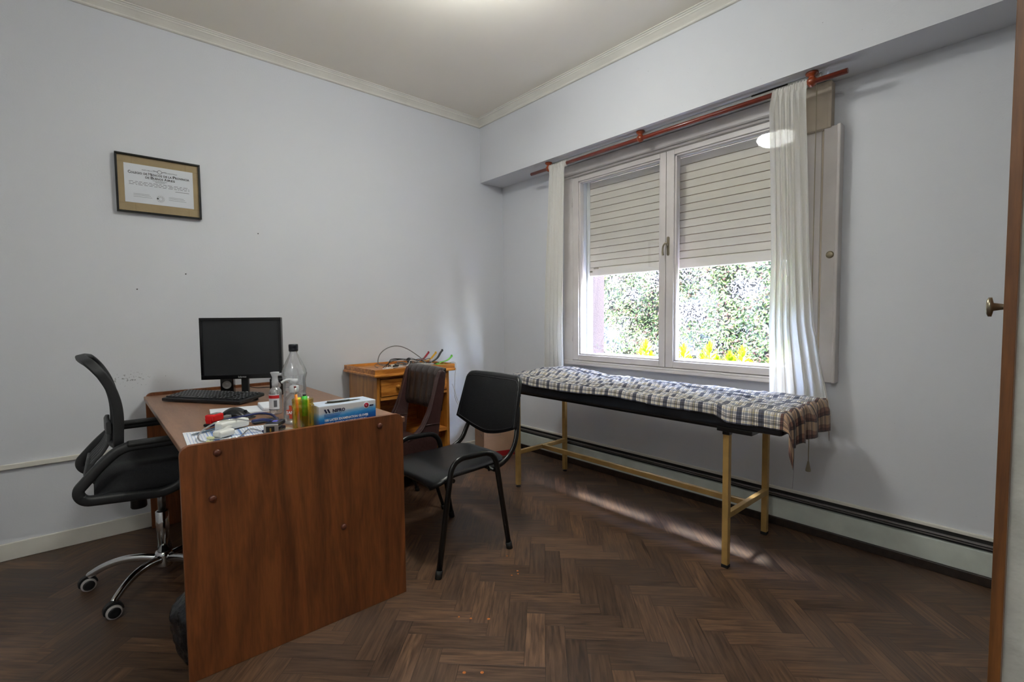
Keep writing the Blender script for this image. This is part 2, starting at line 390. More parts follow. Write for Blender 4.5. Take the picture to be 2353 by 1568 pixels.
def build_floor():
    W = 0.0742; N = 4; A = Vector((1, -1, 0))/math.sqrt(2); B = Vector((1, 1, 0))/math.sqrt(2); off = Vector((-1.222, -2.3785, 0))
    bm = BM(); uvl = bm.loops.layers.uv.new('UVMap'); cell = bm.loops.layers.uv.new('cell'); pl = bm.faces.layers.float.new('plank')
    rr = random.Random(3); x0, x1, y0, y1 = -4.3, 0.0, -5.6, 0.0
    for a in range(-90, 90):
        for b in range(-90, 90):
            t = (a+b) % (2*N)
            if t == 0: P0, D1, D2 = off+A*(a*W)+B*(b*W), A, B
            elif t == N: P0, D1, D2 = off+A*(a*W)+B*(b*W), B, A
            else: continue
            c = [P0, P0+D1*(N*W), P0+D1*(N*W)+D2*W, P0+D2*W]
            ctr = (c[0]+c[2])/2
            if not (x0-.2 < ctr.x < x1+.2 and y0-.2 < ctr.y < y1+.2): continue
            f = bm.faces.new([bm.verts.new(v) for v in c]); f[pl] = rr.random(); ou, ov = rr.random()*20, rr.random()*20
            for l, (u, v) in zip(f.loops, ((0, 0), (1, 0), (1, 1), (0, 1))):
                l[uvl].uv = (ou+u*N*W, ov+v*W); l[cell].uv = (u, v)
    for co, no in (((x0, 0, 0), (-1, 0, 0)), ((x1, 0, 0), (1, 0, 0)), ((0, y0, 0), (0, -1, 0)), ((0, y1, 0), (0, 1, 0))):
        bmesh.ops.bisect_plane(bm, geom=bm.verts[:]+bm.edges[:]+bm.faces[:], plane_co=co, plane_no=no, clear_outer=True)
    for f in bm.faces:
        if f.normal.z < 0: f.normal_flip()
    me = bpy.data.meshes.new('floor'); bm.to_mesh(me); bm.free(); me.materials.append(floor_mat())
    o = bpy.data.objects.new('floor', me); C.objects.link(o); o['kind'] = 'structure'
build_floor()
b_ = BM(); box(b_, -4.5, 0.28, -5.8, 0.2, -0.2, -0.004); struct('floor_slab', b_, mat('concrete', (120, 118, 114), 0.9)).name = 'floor_2'
b_ = BM(); box(b_, -4.5, 0.3, -5.8, 0.2, CZ, CZ+0.2); struct('ceiling', b_, CEIL)
b_ = BM(); box(b_, -4.3, 0.0, 0.0, 0.2, 0, CZ); struct('wall_left', b_, WALL)
b_ = BM(); box(b_, -4.5, -4.3, -5.8, 0.2, 0, CZ); struct('wall_back', b_, WALL)
b_ = BM(); box(b_, -4.3, 0.0, -5.8, -5.6, 0, CZ); struct('wall_front', b_, WALL)
# window wall with its opening
OY0, OY1, OZ0, OZ1 = -2.54, -0.945, 0.885, 2.245
b_ = BM()
box(b_, 0, 0.25, OY1, 0.2, 0, CZ); box(b_, 0, 0.25, -5.8, OY0, 0, CZ)
box(b_, 0, 0.25, OY0, OY1, 0, OZ0); box(b_, 0, 0.25, OY0, OY1, OZ1, CZ)
struct('wall_right', b_, WALL)
# outside stucco lining of the opening
STUC = mat('pink_stucco', (58, 46, 44), 0.9, var=0.2, vs=60, bump=0.6, bs=150)
b_ = BM(); box(b_, 0.12, 0.285, OY1-0.006, OY1, OZ0, OZ1); box(b_, 0.12, 0.285, OY0, OY0+0.006, OZ0, OZ1); box(b_, 0.25, 0.285, -5.8, OY0, -0.1, 3.1); box(b_, 0.25, 0.285, OY1, 0.2, -0.1, 3.1); box(b_, 0.25, 0.285, OY0, OY1, -0.1, OZ0); box(b_, 0.25, 0.285, OY0, OY1, OZ1, 3.1)
struct('wall_outside', b_, STUC)
b_ = BM(); box(b_, 0.25, 0.60, -5.8, 0.2, 2.70, 2.85); struct('added_shade_eave', b_, STUC)  # unseen overhang added to keep sky light off the window reveal
# beam over the window
b_ = BM(); box(b_, -0.256, 0.0, -5.6, 0.0, 2.38, CZ); struct('wall_beam', b_, WALL)
# closet wall at the right edge of the view with its brown leaf
b_ = BM(); box(b_, -1.74, -1.10, -4.0, -3.399, 0, CZ); struct('wall_closet', b_, mat('old_white_plaster', (205, 205, 198), 0.8, var=0.12, vs=14, bump=0.4, bs=30))
b_ = BM(); box(b_, -1.78, -1.20, -3.399, -3.3835, 0.0, 2.15, bev=0.001); d1 = struct('door_1', b_, DOORW)
b_ = BM(); lathe(b_, [(0.0, 0.0225), (0.012, 0.022), (0.0165, 0.020), (0.0165, 0.0155), (0.007, 0.0135), (0.0045, 0.0), (0.0045, -0.004)], c=(-1.755, -3.3835, 1.207), axis='Y', seg=20)
k_ = struct('door_knob', b_, BRASS, d1)
# crown mouldings (stepped)
def crown(name, p0, p1, inward):
    bm = BM(); h = 0.06
    prof = [(0, 0), (0.012, 0), (0.016, 0.004), (0.016, 0.012), (0.022, 0.020), (0.038, 0.036), (0.044, 0.040), (0.044, 0.046), (0.050, 0.048), (0.054, 0.054), (0.062, 0.055), (0.062, 0.060), (0, 0.060)]
    p0, p1, q = Vector(p0), Vector(p1), Vector(inward)
    a = [bm.verts.new(p0+q*u+Vector((0, 0, CZ-h+v))) for u, v in prof]; b = [bm.verts.new(p1+q*u+Vector((0, 0, CZ-h+v))) for u, v in prof]
    for i in range(len(prof)-1): bm.faces.new((a[i], a[i+1], b[i+1], b[i]))
    bm.faces.new(a); bm.faces.new(list(reversed(b)))
    struct(name, bm, TRIMW)
crown('trim_1', (-4.3, 0, 0), (-0.256, 0, 0), (0, -1, 0)); crown('trim_2', (-0.256, 0, 0), (-0.256, -5.6, 0), (-1, 0, 0))
# left baseboard and cable duct
b_ = BM(); box(b_, -4.3, 0, -0.014, 0, 0, 0.086, bev=0.003); struct('baseboard_left', b_, TRIMW)
b_ = BM(); box(b_, -4.3, -2.0, -0.016, 0, 0.457, 0.483, bev=0.003); struct('trim_3', b_, TRIMW)
# heated skirting under the window
b_ = BM(); box(b_, -0.034, 0, -4.2, -0.0, 0.045, 0.150, bev=0.002); struct('baseboard_right', b_, mat('heater_panel_paint', (196, 202, 194), 0.45, var=0.1, vs=9))
b_ = BM(); box(b_, -0.012, 0, -4.2, -0.0, 0.150, 0.198); struct('trim_4', b_, mat('black_slot', (10, 10, 10), 0.5))
b_ = BM(); box(b_, -0.030, 0, -4.2, -0.0, 0.176, 0.1795); box(b_, -0.031, -0.002, -4.2, -0.0, 0.166, 0.1675); struct('trim_5', b_, mat('grey_aluminium', (165, 162, 160), 0.35, metal=0.6))
b_ = BM(); box(b_, -0.016, 0, -4.2, -0.0, 0.198, 0.213, bev=0.002); struct('trim_6', b_, TRIMW)
b_ = BM(); box(b_, -0.040, 0, -4.2, -0.0, 0.0, 0.045, bev=0.004); struct('baseboard_right_foot', b_, mat('dark_stained_wood', (42, 32, 26), 0.4, var=0.5, vs=40)).name = 'baseboard_right_2'

# ================================================================== WINDOW
b_ = BM()
FX0, FX1 = -0.03, 0.06
box(b_, FX0, FX1, -0.888, -0.795, 0.84, 2.305, bev=0.003)                 # left jamb
box(b_, FX0, FX1, -2.60, -2.525, 0.84, 2.305, bev=0.003)                  # right jamb
box(b_, FX0, FX1, -2.525, -0.888, 2.268, 2.305, bev=0.003)                # head
box(b_, FX0-0.012, 0.0, -2.62, -0.795, 2.272, 2.288, bev=0.004); box(b_, FX0-0.006, 0.0, -2.62, -0.795, 2.292, 2.305, bev=0.003)
box(b_, FX0, 0.02, -2.60, -0.80, 2.305, 2.375, bev=0.002)                 # shutter housing board
win = struct('window_1', b_, FRAMEP)
b_ = BM(); box(b_, -0.055, 0.06, -2.62, -0.80, 0.808, 0.828, bev=0.004); box(b_, -0.050, 0.06, -2.62, -0.795, 0.828, 0.842, bev=0.004)
struct('window_sill', b_, FRAMEP, win)
def sash(y0, y1, name):   # y0<y1
    bm = BM(); x0, x1 = -0.035, 0.02; st = 0.056
    L0, L1 = y0, y1
    box(bm, x0, x1, L1-st, L1, 0.845, 2.265, bev=0.004); box(bm, x0, x1, L0, L0+st-0.012, 0.845, 2.265, bev=0.004)
    box(bm, x0, x1, L0+st-0.012, L1-st, 0.845, 0.888, bev=0.004); box(bm, x0, x1, L0+st-0.012, L1-st, 2.232, 2.265, bev=0.004)
    # glazing bead steps
    g0, g1, z0, z1 = L0+st-0.012, L1-st, 0.888, 2.232
    for (a, b, c, d) in ((g1-0.012, g1, z0, z1), (g0, g0+0.012, z0, z1), (g0, g1, z0, z0+0.010), (g0, g1, z1-0.010, z1)):
        box(bm, x0+0.012, x1, a, b, c, d, bev=0.002)
    s_ = struct('window_sash', bm, FRAMEP, win)
    bm = BM(); box(bm, 0.0, 0.004, g0+0.004, g1-0.004, z0+0.004, z1-0.004); gp = link('window_pane', bm, glassy('window_glass', gloss=0.045, tint=(0.97, 0.98, 0.97))); gp.parent = s_
    return s_
sl = sash(-1.705, -0.892, 'left'); sr = sash(-2.522, -1.708, 'right')
# handle (espagnolette) on the meeting stile, hinges on the left jamb
b_ = BM(); prism(b_, rrect(-0.009, 0.009, -0.062, 0.062, 0.0088), lambda u, v, d: Vector((-0.035-d, -1.726+u, 1.648+v)), 0.0, 0.005, bev=0.001)
tube(b_, [(-0.035, -1.726, 1.655), (-0.058, -1.726, 1.655)], 0.006)
hd = link('window_handle', b_, BRASS); hd.parent = sr; hd['label'] = 'worn metal handle'
b_ = BM(); tube(b_, cat([(-0.056, -1.728, 1.665), (-0.060, -1.716, 1.663), (-0.062, -1.704, 1.645), (-0.062, -1.701, 1.61), (-0.060, -1.703, 1.588)]), [0.007]*6+[0.0065]*12+[0.008]*7, flat=0.8)
h2 = link('handle_lever', b_, BRASS); h2.parent = hd
for hz in (2.08, 1.03):
    b_ = BM(); lathe(b_, [(0.0, -0.036), (0.005, -0.034), (0.005, -0.001), (0.0055, 0.0), (0.005, 0.001), (0.005, 0.034), (0.0, 0.036)], c=(-0.037, -0.889, hz), seg=10)
    h_ = link('hinge', b_, FRAMEP); h_.parent = win
# seam between jamb and sash is the natural gap; right-hand board of the shutter housing
b_ = BM(); box(b_, -0.062, 0.0, -2.646, -2.53, 2.138, 2.372, bev=0.003); box(b_, -0.066, -0.055, -2.650, -2.632, 2.138, 2.366, bev=0.003)
struct('shutter_housing', b_, BEIGEP, win)
# strap channel beside the window
b_ = BM(); box(b_, -0.03, 0.0, -2.612, -2.600, 0.86, 2.138, bev=0.002); box(b_, -0.012, 0.0, -2.600, -2.55, 0.86, 2.138); box(b_, -0.028, 0.0, -2.556, -2.549, 0.86, 2.138)
struct('strap_channel', b_, BEIGEP, win)
b_ = BM(); box(b_, -0.0135, -0.012, -2.585, -2.566, 0.95, 2.12); box(b_, -0.022, -0.012, -2.597, -2.560, 2.105, 2.118); struct('shutter_strap', b_, mat('tan_webbing', (160, 140, 112), 0.9, bump=0.4, bs=200), win)
# narrow wooden cover panel at the right
b_ = BM(); box(b_, -0.055, 0.0, -2.678, -2.616, 0.838, 2.145, bev=0.003); box(b_, -0.064, 0.0, -2.692, -2.676, 0.836, 2.148, bev=0.005)
cv = struct('cover_panel', b_, FRAMEP, win)
b_ = BM(); lathe(b_, [(0.0, 0.0035), (0.008, 0.003), (0.0175, 0.002), (0.0185, 0.0), (0.0185, -0.002)], c=(-0.0555, -2.655, 1.497), axis='X', seg=20, M=Matrix.Diagonal((-1, 1, 1)))
o = link('finger_pull', b_, BRASS); o.parent = cv
# roller shutter outside the glass
sh = thing('roller_shutter', 'cream slatted roller shutter half lowered outside the window', 'shutter', (0.1, -1.74, 1.506))
b_ = BM(); P = 0.0513; zt = 2.243; k = 0
z = 1.571
while z < 2.25:
    box(b_, 0.092, 0.106, -2.52, -0.962, z+0.0022, min(z+P-0.0008, 2.262), bev=0.0035, seg=2); z += P
part('slat_curtain', b_, SHUT, sh)
b_ = BM(); z = 1.571
while z < 2.2:
    box(b_, 0.097, 0.101, -2.52, -0.962, z-0.003, z+0.004); z += P
part('slat_hooks', b_, mat('slat_joint', (120, 92, 66), 0.7, var=0.5, vs=60), sh)
b_ = BM(); box(b_, 0.088, 0.110, -2.52, -0.962, 1.506, 1.571, bev=0.004); bb = part('bottom_bar', b_, SHUT, sh)
b_ = BM(); box(b_, 0.082, 0.0885, -1.05, -1.005, 1.560, 1.572, bev=0.002); part('latch', b_, mat('rusty_latch', (120, 112, 92), 0.6), bb)
b_ = BM(); box(b_, 0.080, 0.0885, -0.99, -0.968, 1.535, 1.547, bev=0.003); part('latch', b_, mat('rusty_latch', (120, 112, 92), 0.6), bb)
for ya in (-0.962, -2.533):
    b_ = BM(); box(b_, 0.07, 0.125, ya, ya+0.011, 0.886, 2.244); part('guide_rail', b_, mat('white_rail', (225, 225, 225), 0.5), sh)

# ================================================================== OUTSIDE
GR = mat('pale_patio_tiles', (150, 132, 132), 0.8, var=0.1, vs=5)
b_ = BM(); box(b_, 0.285, 30, -25, 25, -0.25, -0.1); struct('ground_outside', b_, GR).name = 'floor_outside'
def leaf_mat(name, stops, rough=0.45, tr=0.35):
    mt = bpy.data.materials.new(name); mt.use_nodes = True; n = mt.node_tree; b = n.nodes['Principled BSDF']; MATS[name] = mt
    at = n.nodes.new('ShaderNodeAttribute'); at.attribute_name = 'tone'
    rp = n.nodes.new('ShaderNodeValToRGB'); el = rp.color_ramp.elements
    while len(el) > 1: el.remove(el[-1])
    el[0].position = stops[0][0]; el[0].color = lin(stops[0][1])
    for p, c in stops[1:]:
        e = el.new(p); e.color = lin(c)
    n.links.new(at.outputs['Fac'], rp.inputs[0]); n.links.new(rp.outputs[0], b.inputs['Base Color']); b.inputs['Roughness'].default_value = rough
    tl = n.nodes.new('ShaderNodeBsdfTranslucent'); n.links.new(rp.outputs[0], tl.inputs[0])
    mx = n.nodes.new('ShaderNodeMixShader'); mx.inputs[0].default_value = tr
    out = n.nodes['Material Output']; n.links.new(b.outputs[0], mx.inputs[1]); n.links.new(tl.outputs[0], mx.inputs[2]); n.links.new(mx.outputs[0], out.inputs[0])
    return mt
def build_hedge():
    rr = random.Random(11); verts = []; faces = []; tone = []
    HX = 1.75; HT = 3.3
    def surf(y, z): return HX-0.22*noise.noise(Vector((y*1.1, z*1.1, 3)))-0.12*noise.noise(Vector((y*3.2, z*3.2, 7)))
    # backing mass
    ny, nz_ = 70, 44; Y0, Y1 = -5.2, 3.6
    for i in range(ny+1):
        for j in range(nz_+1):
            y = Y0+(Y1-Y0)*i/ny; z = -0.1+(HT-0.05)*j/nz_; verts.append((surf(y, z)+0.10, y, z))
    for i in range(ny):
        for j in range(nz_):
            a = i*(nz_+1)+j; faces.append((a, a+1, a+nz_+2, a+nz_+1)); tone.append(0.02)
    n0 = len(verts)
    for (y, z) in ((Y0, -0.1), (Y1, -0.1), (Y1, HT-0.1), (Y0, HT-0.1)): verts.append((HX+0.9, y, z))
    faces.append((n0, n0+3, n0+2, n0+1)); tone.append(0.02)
    def leafq(p, n_, s, t):
        n_ = n_.normalized(); a = n_.orthogonal().normalized(); a = Matrix.Rotation(rr.random()*2*PI, 3, n_)@a; b = n_.cross(a)
        i = len(verts); verts.extend([tuple(p-a*s), tuple(p-b*s*0.42+n_*s*0.12), tuple(p+a*s), tuple(p+b*s*0.42+n_*s*0.12)])
        faces.append((i, i+1, i+2, i+3)); tone.append(t)
    for _ in range(90000):
        u = rr.random(); y = Y0+(Y1-Y0)*rr.random() if u < 0.35 else -2.6+4.4*rr.random()
        z = (-0.1+HT*rr.random()) if u < 0.35 else 0.3+2.2*rr.random()
        c = noise.noise(Vector((y*1.7, z*1.7, 1))); c2 = noise.noise(Vector((y*4.5, z*4.5, 9)))
        t = 0.28+0.28*rr.random()+0.10*c2
        if 0.5*c+c2+0.5*(rr.random()-0.5) > 0.26: t = 0.80+0.2*rr.random()      # pale clusters: overexposed leaf gloss painted in as white tone
        elif rr.random() < 0.20: t = 0.62+0.1*rr.random()                        # reddish twigs
        p = Vector((surf(y, z)-0.12*rr.random()+0.05, y, z))
        nn = Vector((-1, (rr.random()-.5)*1.8, (rr.random()-.2)*1.6))
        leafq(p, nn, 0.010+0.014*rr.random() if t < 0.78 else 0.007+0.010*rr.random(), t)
    me = bpy.data.meshes.new('glare_tinted_hedge'); me.from_pydata(verts, [], faces)
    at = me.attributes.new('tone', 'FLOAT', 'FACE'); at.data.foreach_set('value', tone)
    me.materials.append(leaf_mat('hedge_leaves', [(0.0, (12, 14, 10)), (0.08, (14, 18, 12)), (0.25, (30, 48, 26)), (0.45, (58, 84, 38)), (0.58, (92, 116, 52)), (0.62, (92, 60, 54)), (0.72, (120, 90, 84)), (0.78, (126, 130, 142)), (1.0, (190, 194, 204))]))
    o = bpy.data.objects.new('glare_tinted_hedge', me); C.objects.link(o)
    o['label'] = 'tall sunlit green hedge with leaf glare painted white outside the window'; o['category'] = 'hedge'; o['kind'] = 'stuff'
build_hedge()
YLEAF = leaf_mat('yellow_green_leaves', [(0.0, (84, 108, 12)), (0.5, (150, 160, 18)), (1.0, (190, 190, 40))], tr=0.4)
YSTEM = mat('shrub_stem', (110, 110, 50), 0.7)
def shrub(x, y, top, label, big=1.0, seed=0):
    rr = random.Random(seed); t = thing('yellow_shrub', label, 'plant', (x, y, -0.1), group='yellow green shrubs under the window')
    bm = BM(); tube(bm, cat([(x, y, -0.1), (x+0.01, y+0.01, 0.4), (x, y, top-0.02)]), 0.006, seg=6)
    for s in (-1, 1): tube(bm, cat([(x, y, 0.3), (x+0.03*s, y+0.05*s, 0.55), (x+0.03*s, y+0.07*s, top-0.15)]), 0.004, seg=6)
    part('stem', bm, YSTEM, t)
    bm = BM(); at = bm.faces.layers.float.new('tone')
    heads = [(x, y, top, big), (x+0.03, y+0.07, top-0.07, 0.8*big), (x-0.03, y-0.07, top-0.09, 0.8*big)]
    for hx, hy, hz, s in heads:
        for k in range(34):
            lv = k/34; ang = k*2.4+rr.random()*0.4; L = (0.035+0.045*math.sin(min(1, lv*1.3)*PI*0.6))*s; el = rad(78-75*lv)
            z0 = hz-0.13*lv*s-0.012; d = Vector((math.cos(ang)*math.cos(el), math.sin(ang)*math.cos(el), math.sin(el))); sd = Vector((-math.sin(ang), math.cos(ang), 0)); wv = L*0.17
            p = Vector((hx, hy, z0-L*0.3)); nrm = d.cross(sd)
            vs = [p, p+d*L*.45+sd*wv-nrm*L*.03, p+d*L*.8+sd*wv*.7, p+d*L-nrm*L*0.05, p+d*L*.8-sd*wv*.7, p+d*L*.45-sd*wv-nrm*L*.03]
            f = bm.faces.new([bm.verts.new(v) for v in vs]); f[at] = rr.random()
    part('foliage', bm, YLEAF, t)
for i, (x, y, z, lb) in enumerate([(0.62, -1.13, 0.985, 'tall yellow green shrub tip beyond the left window pane'), (0.60, -1.33, 0.90, 'low yellow green shrub tip hard against the middle window stile'),
        (0.60, -1.49, 0.965, 'yellow green shrub tip just right of the middle window stile'), (0.60, -1.70, 0.985, 'broad yellow green shrub tip in the middle of the right window pane'),
        (0.58, -1.86, 0.925, 'low yellow green shrub between two taller ones beyond the right pane'), (0.58, -1.95, 0.965, 'tall yellow green shrub tip towards the right curtain'),
        (0.58, -2.24, 1.02, 'yellow green shrub half hidden behind the right curtain')]):
    shrub(x, y, z, lb, 1.1, i)

# ================================================================== CURTAIN ROD, TRACK, CURTAINS, CORD
def lathe_z(bm, prof, c, seg=20): lathe(bm, prof, c, seg)
RX, RZ = -0.2, 2.335
rod = thing('curtain_rod', 'dark red wooden curtain rod under the beam', 'curtain rod', (RX, -1.68, RZ))
b_ = BM(); tube(b_, [(RX, -0.60, RZ-0.002), (RX, -2.75, RZ-0.002)], 0.0125, seg=16); part('rod', b_, MAHO, rod)
for by, s in ((-0.795, 1.0), (-1.62, 1.0), (-2.60, 1.05)):
    b_ = BM(); lathe_z(b_, [(0.0, 2.3795-0), (0.026*s, 2.3795), (0.028*s, 2.374), (0.024*s, 2.366), (0.014*s, 2.360), (0.013*s, 2.354), (0.021*s, 2.346), (0.024*s, RZ), (0.020*s, 2.322), (0.009*s, 2.312), (0.0, 2.309)], (RX, by, 0))
    part('rod_bracket', b_, MAHOB, rod)
b_ = BM(); box(b_, -0.168, -0.145, -2.63, -0.80, 2.367, 2.3795, bev=0.002); box(b_, -0.164, -0.160, -2.63, -0.80, 2.362, 2.367); box(b_, -0.153, -0.149, -2.63, -0.80, 2.362, 2.367)
tk = thing('curtain_track', 'thin white curtain track screwed under the beam behind the rod', 'curtain track', (-0.157, -1.7, 2.379))
part('track', b_, WHITEP, tk)
b_ = BM(); box(b_, -0.172, -0.166, -2.48, -2.30, 2.372, 2.379); part('end_stop', b_, mat('dark_metal_strip', (60, 56, 52), 0.4, metal=0.6), tk)
b_ = BM()
for i in range(14): lathe(b_, [(0, -0.003), (0.003, 0), (0, 0.003)], c=(-0.157, -2.36-0.016*i, 2.360), seg=8)
part('runners', b_, STEEL, tk)
def cloth_mat():
    mt = bpy.data.materials.new('sheer_white_cotton'); mt.use_nodes = True; n = mt.node_tree; n.nodes.clear(); MATS['sheer'] = mt
    out = n.nodes.new('ShaderNodeOutputMaterial'); d = n.nodes.new('ShaderNodeBsdfDiffuse'); t = n.nodes.new('ShaderNodeBsdfTranslucent'); tr = n.nodes.new('ShaderNodeBsdfTransparent')
    tc = n.nodes.new('ShaderNodeTexCoord'); nz = n.nodes.new('ShaderNodeTexNoise'); nz.inputs['Scale'].default_value = 220; n.links.new(tc.outputs['Object'], nz.inputs[0])
    rp = n.nodes.new('ShaderNodeValToRGB'); rp.color_ramp.elements[0].color = lin((240, 238, 232)); rp.color_ramp.elements[1].color = lin((250, 249, 246)); n.links.new(nz.outputs[0], rp.inputs[0])
    n.links.new(rp.outputs[0], d.inputs[0]); n.links.new(rp.outputs[0], t.inputs[0])
    m1 = n.nodes.new('ShaderNodeMixShader'); m1.inputs[0].default_value = 0.5; n.links.new(d.outputs[0], m1.inputs[1]); n.links.new(t.outputs[0], m1.inputs[2])
    m2 = n.nodes.new('ShaderNodeMixShader'); m2.inputs[0].default_value = 0.06; n.links.new(m1.outputs[0], m2.inputs[1]); n.links.new(tr.outputs[0], m2.inputs[2]); n.links.new(m2.outputs[0], out.inputs[0])
    return mt
SHEER = cloth_mat()
def curtain(label, rows, folds, seed):
    """rows: (z, y_start, y_end, x, amplitude) top to bottom"""
    rr = random.Random(seed); ph = [rr.random()*0.9 for _ in range(folds+2)]; bm = BM(); nv = 60; nu = folds*10
    def samp(v):
        s = v*(len(rows)-1); i = min(int(s), len(rows)-2); t = s-i; t2 = t*t*(3-2*t) if False else t
        return [rows[i][k]*(1-t2)+rows[i+1][k]*t2 for k in range(5)]
    def fn(u, v):
        z, ya, yb, x, am = samp(v)
        uu = u+0.012*math.sin(u*17+seed)+0.02*v*math.sin(u*9+2*seed)
        w_ = math.sin(uu*folds*2*PI+0.8*math.sin(v*2.2+u*5+seed))+0.35*math.sin(uu*folds*4.3*PI+v*1.5+seed)
        # gathers near the top are finer
        g = math.exp(-v*16); w_ = w_*(1-g)+g*math.sin(uu*folds*4*PI)*0.55
        return Vector((x+am*w_, ya+(yb-ya)*min(max(uu, 0), 1)+0.3*am*math.cos(uu*folds*2*PI), z))
    grid(bm, nu, nv, fn)
    y0 = (rows[0][1]+rows[0][2])/2
    t = thing('curtain', label, 'curtain', (rows[0][3], y0, rows[0][0]), group='sheer curtains at the window')
    part('curtain_panel', bm, SHEER, t)
    # rod sleeve heading
    bm = BM(); ya, yb = rows[0][1], rows[0][2]
    def hf(u, v):
        a = v*2*PI; y = ya+(yb-ya)*u; rr_ = 0.0165+0.0035*math.sin(u*folds*4*PI)+0.002*math.sin(u*folds*11)
        return Vector((RX+rr_*math.sin(a), y, RZ-0.002+rr_*1.15*math.cos(a)))
    grid(bm, folds*10, 14, hf); part('rod_pocket', bm, SHEER, t)
curtain('narrow gathered sheer curtain left of the window nearer the room corner', [(2.340, -0.808, -0.985, -0.215, 0.006), (2.25, -0.80, -0.98, -0.215, 0.014), (1.9, -0.78, -0.965, -0.21, 0.016), (1.5, -0.745, -0.95, -0.20, 0.018), (1.1, -0.70, -0.915, -0.17, 0.020), (0.9, -0.665, -0.895, -0.14, 0.020), (0.72, -0.63, -0.88, -0.11, 0.018)], 5, 1)
curtain('wider sheer curtain right of the window over the pull cord', [(2.345, -2.425, -2.585, -0.215, 0.006), (2.25, -2.42, -2.59, -0.215, 0.015), (1.9, -2.43, -2.60, -0.205, 0.018), (1.5, -2.435, -2.61, -0.19, 0.020), (1.15, -2.42, -2.63, -0.165, 0.022), (0.92, -2.415, -2.665, -0.14, 0.022), (0.68, -2.41, -2.705, -0.12, 0.020)], 6, 5)
pc = thing('pull_cord', 'thin pull cord with beige tassel hanging beside the right curtain', 'cord', (-0.1, -2.6, 0.36))
b_ = BM(); tube(b_, [(-0.10, -2.592, 2.36), (-0.095, -2.590, 1.5), (-0.085, -2.588, 0.41)], 0.0022, seg=6); part('cord', b_, mat('cord_string', (170, 160, 140), 0.8), pc)
b_ = BM(); lathe(b_, [(0.0, 0.415), (0.004, 0.412), (0.006, 0.400), (0.012, 0.372), (0.013, 0.362), (0.011, 0.359), (0.0, 0.359)], c=(-0.085, -2.588, 0), seg=14); part('tassel', b_, mat('wood_tassel', (150, 140, 118), 0.6), pc)

# ================================================================== CEILING LAMP AND ADDED FILL LAMP
for (lx, ly, lz, lbl, st_) in ((-1.64, -1.757, 2.72, 'round white pendant lamp hanging in the middle of the room', 43.0), (-3.75, -3.3, 2.72, 'added unseen fill lamp at the back left of the room', 38.0)):  # second pendant is an added fill, out of view, to brighten the room
    lt = thing('ceiling_lamp', lbl, 'lamp', (lx, ly, CZ))
    b_ = BM(); lathe(b_, [(0.0, CZ-0.001), (0.05, CZ-0.001), (0.052, CZ-0.006), (0.045, CZ-0.022), (0.008, CZ-0.028), (0.008, lz+0.055)], c=(lx, ly, 0), seg=40, cap=False); part('ceiling_mount', b_, WHITEP, lt)
    b_ = BM(); lathe(b_, [(0.0, lz-0.060), (0.06, lz-0.056), (0.11, lz-0.042), (0.140, lz-0.020), (0.150, lz), (0.140, lz+0.020), (0.11, lz+0.040), (0.05, lz+0.056), (0.01, lz+0.060)], c=(lx, ly, 0), seg=40, cap=False); part('diffuser', b_, emit('lamp_diffuser', (0.97, 1.0, 0.965), st_), lt)

# ================================================================== FRAMED CERTIFICATE
fr = thing('framed_certificate', 'black framed medical college certificate on the left wall', 'picture', (-2.584, 0, 1.79))
def wp(u, v, d): return Vector((-2.584+u, -d, 1.955+v))      # u right, v up, d off the wall
W2, H2 = 0.1975, 0.161
b_ = BM()
for (a, b, c, d) in ((-W2, W2, H2-0.010, H2), (-W2, W2, -H2, -H2+0.010), (-W2, -W2+0.010, -H2+.01, H2-.01), (W2-0.010, W2, -H2+.01, H2-.01)):
    box(b_, -2.584+a, -2.584+b, -0.030, -0.004, 1.955+c, 1.955+d, bev=0.002)
part('frame', b_, mat('black_lacquer_frame', (14, 14, 15), 0.25), fr)
b_ = BM()
for (a, b, c, d) in ((-W2+.0015, W2-.0015, H2-0.004, H2-.001), (-W2+.0015, W2-.0015, -H2+.001, -H2+0.004), (-W2+.001, -W2+0.004, -H2+.002, H2-.002), (W2-0.004, W2-.001, -H2+.002, H2-.002)): box(b_, -2.584+a, -2.584+b, -0.006, 0, 1.955+c, 1.955+d)
part('frame_back', b_, mat('raw_wood_edge', (140, 132, 118), 0.8), fr)
KR = mat('kraft_cardboard', (170, 150, 114), 0.85, var=0.06, vs=30, bump=0.1, bs=100)
b_ = BM(); box(b_, -2.584-W2+.009, -2.584+W2-.009, -0.016, -0.010, 1.955-H2+.009, 1.955+H2-.009)
mo = part('mount', b_, KR, fr, 'brown cardboard mount')
b_ = BM()
for u in (-0.125, 0.125): box(b_, -2.584+u, -2.584+u+.0008, -0.0166, -0.016, 2.066, 2.106); box(b_, -2.584+u+.01, -2.584+u+.0108, -0.0166, -0.016, 1.804, 1.846)
box(b_, -2.7725, -2.745, -0.0166, -0.016, 2.0700, 2.0708); box(b_, -2.423, -2.3955, -0.0166, -0.016, 2.066, 2.0668); box(b_, -2.7725, -2.745, -0.0166, -0.016, 1.845, 1.8458); box(b_, -2.423, -2.3955, -0.0166, -0.016, 1.848, 1.8488)
part('mount_creases', b_, mat('kraft_crease', (120, 98, 62), 0.9), mo)
b_ = BM(); box(b_, -2.7435, -2.4235, -0.0178, -0.0162, 1.852, 2.0655); pp = part('certificate', b_, PAPER, fr, 'white certificate sheet')
TM = lambda x, z: basis((x, -0.0182, z), (1, 0, 0), (0, 0, 1))
b_ = BM()
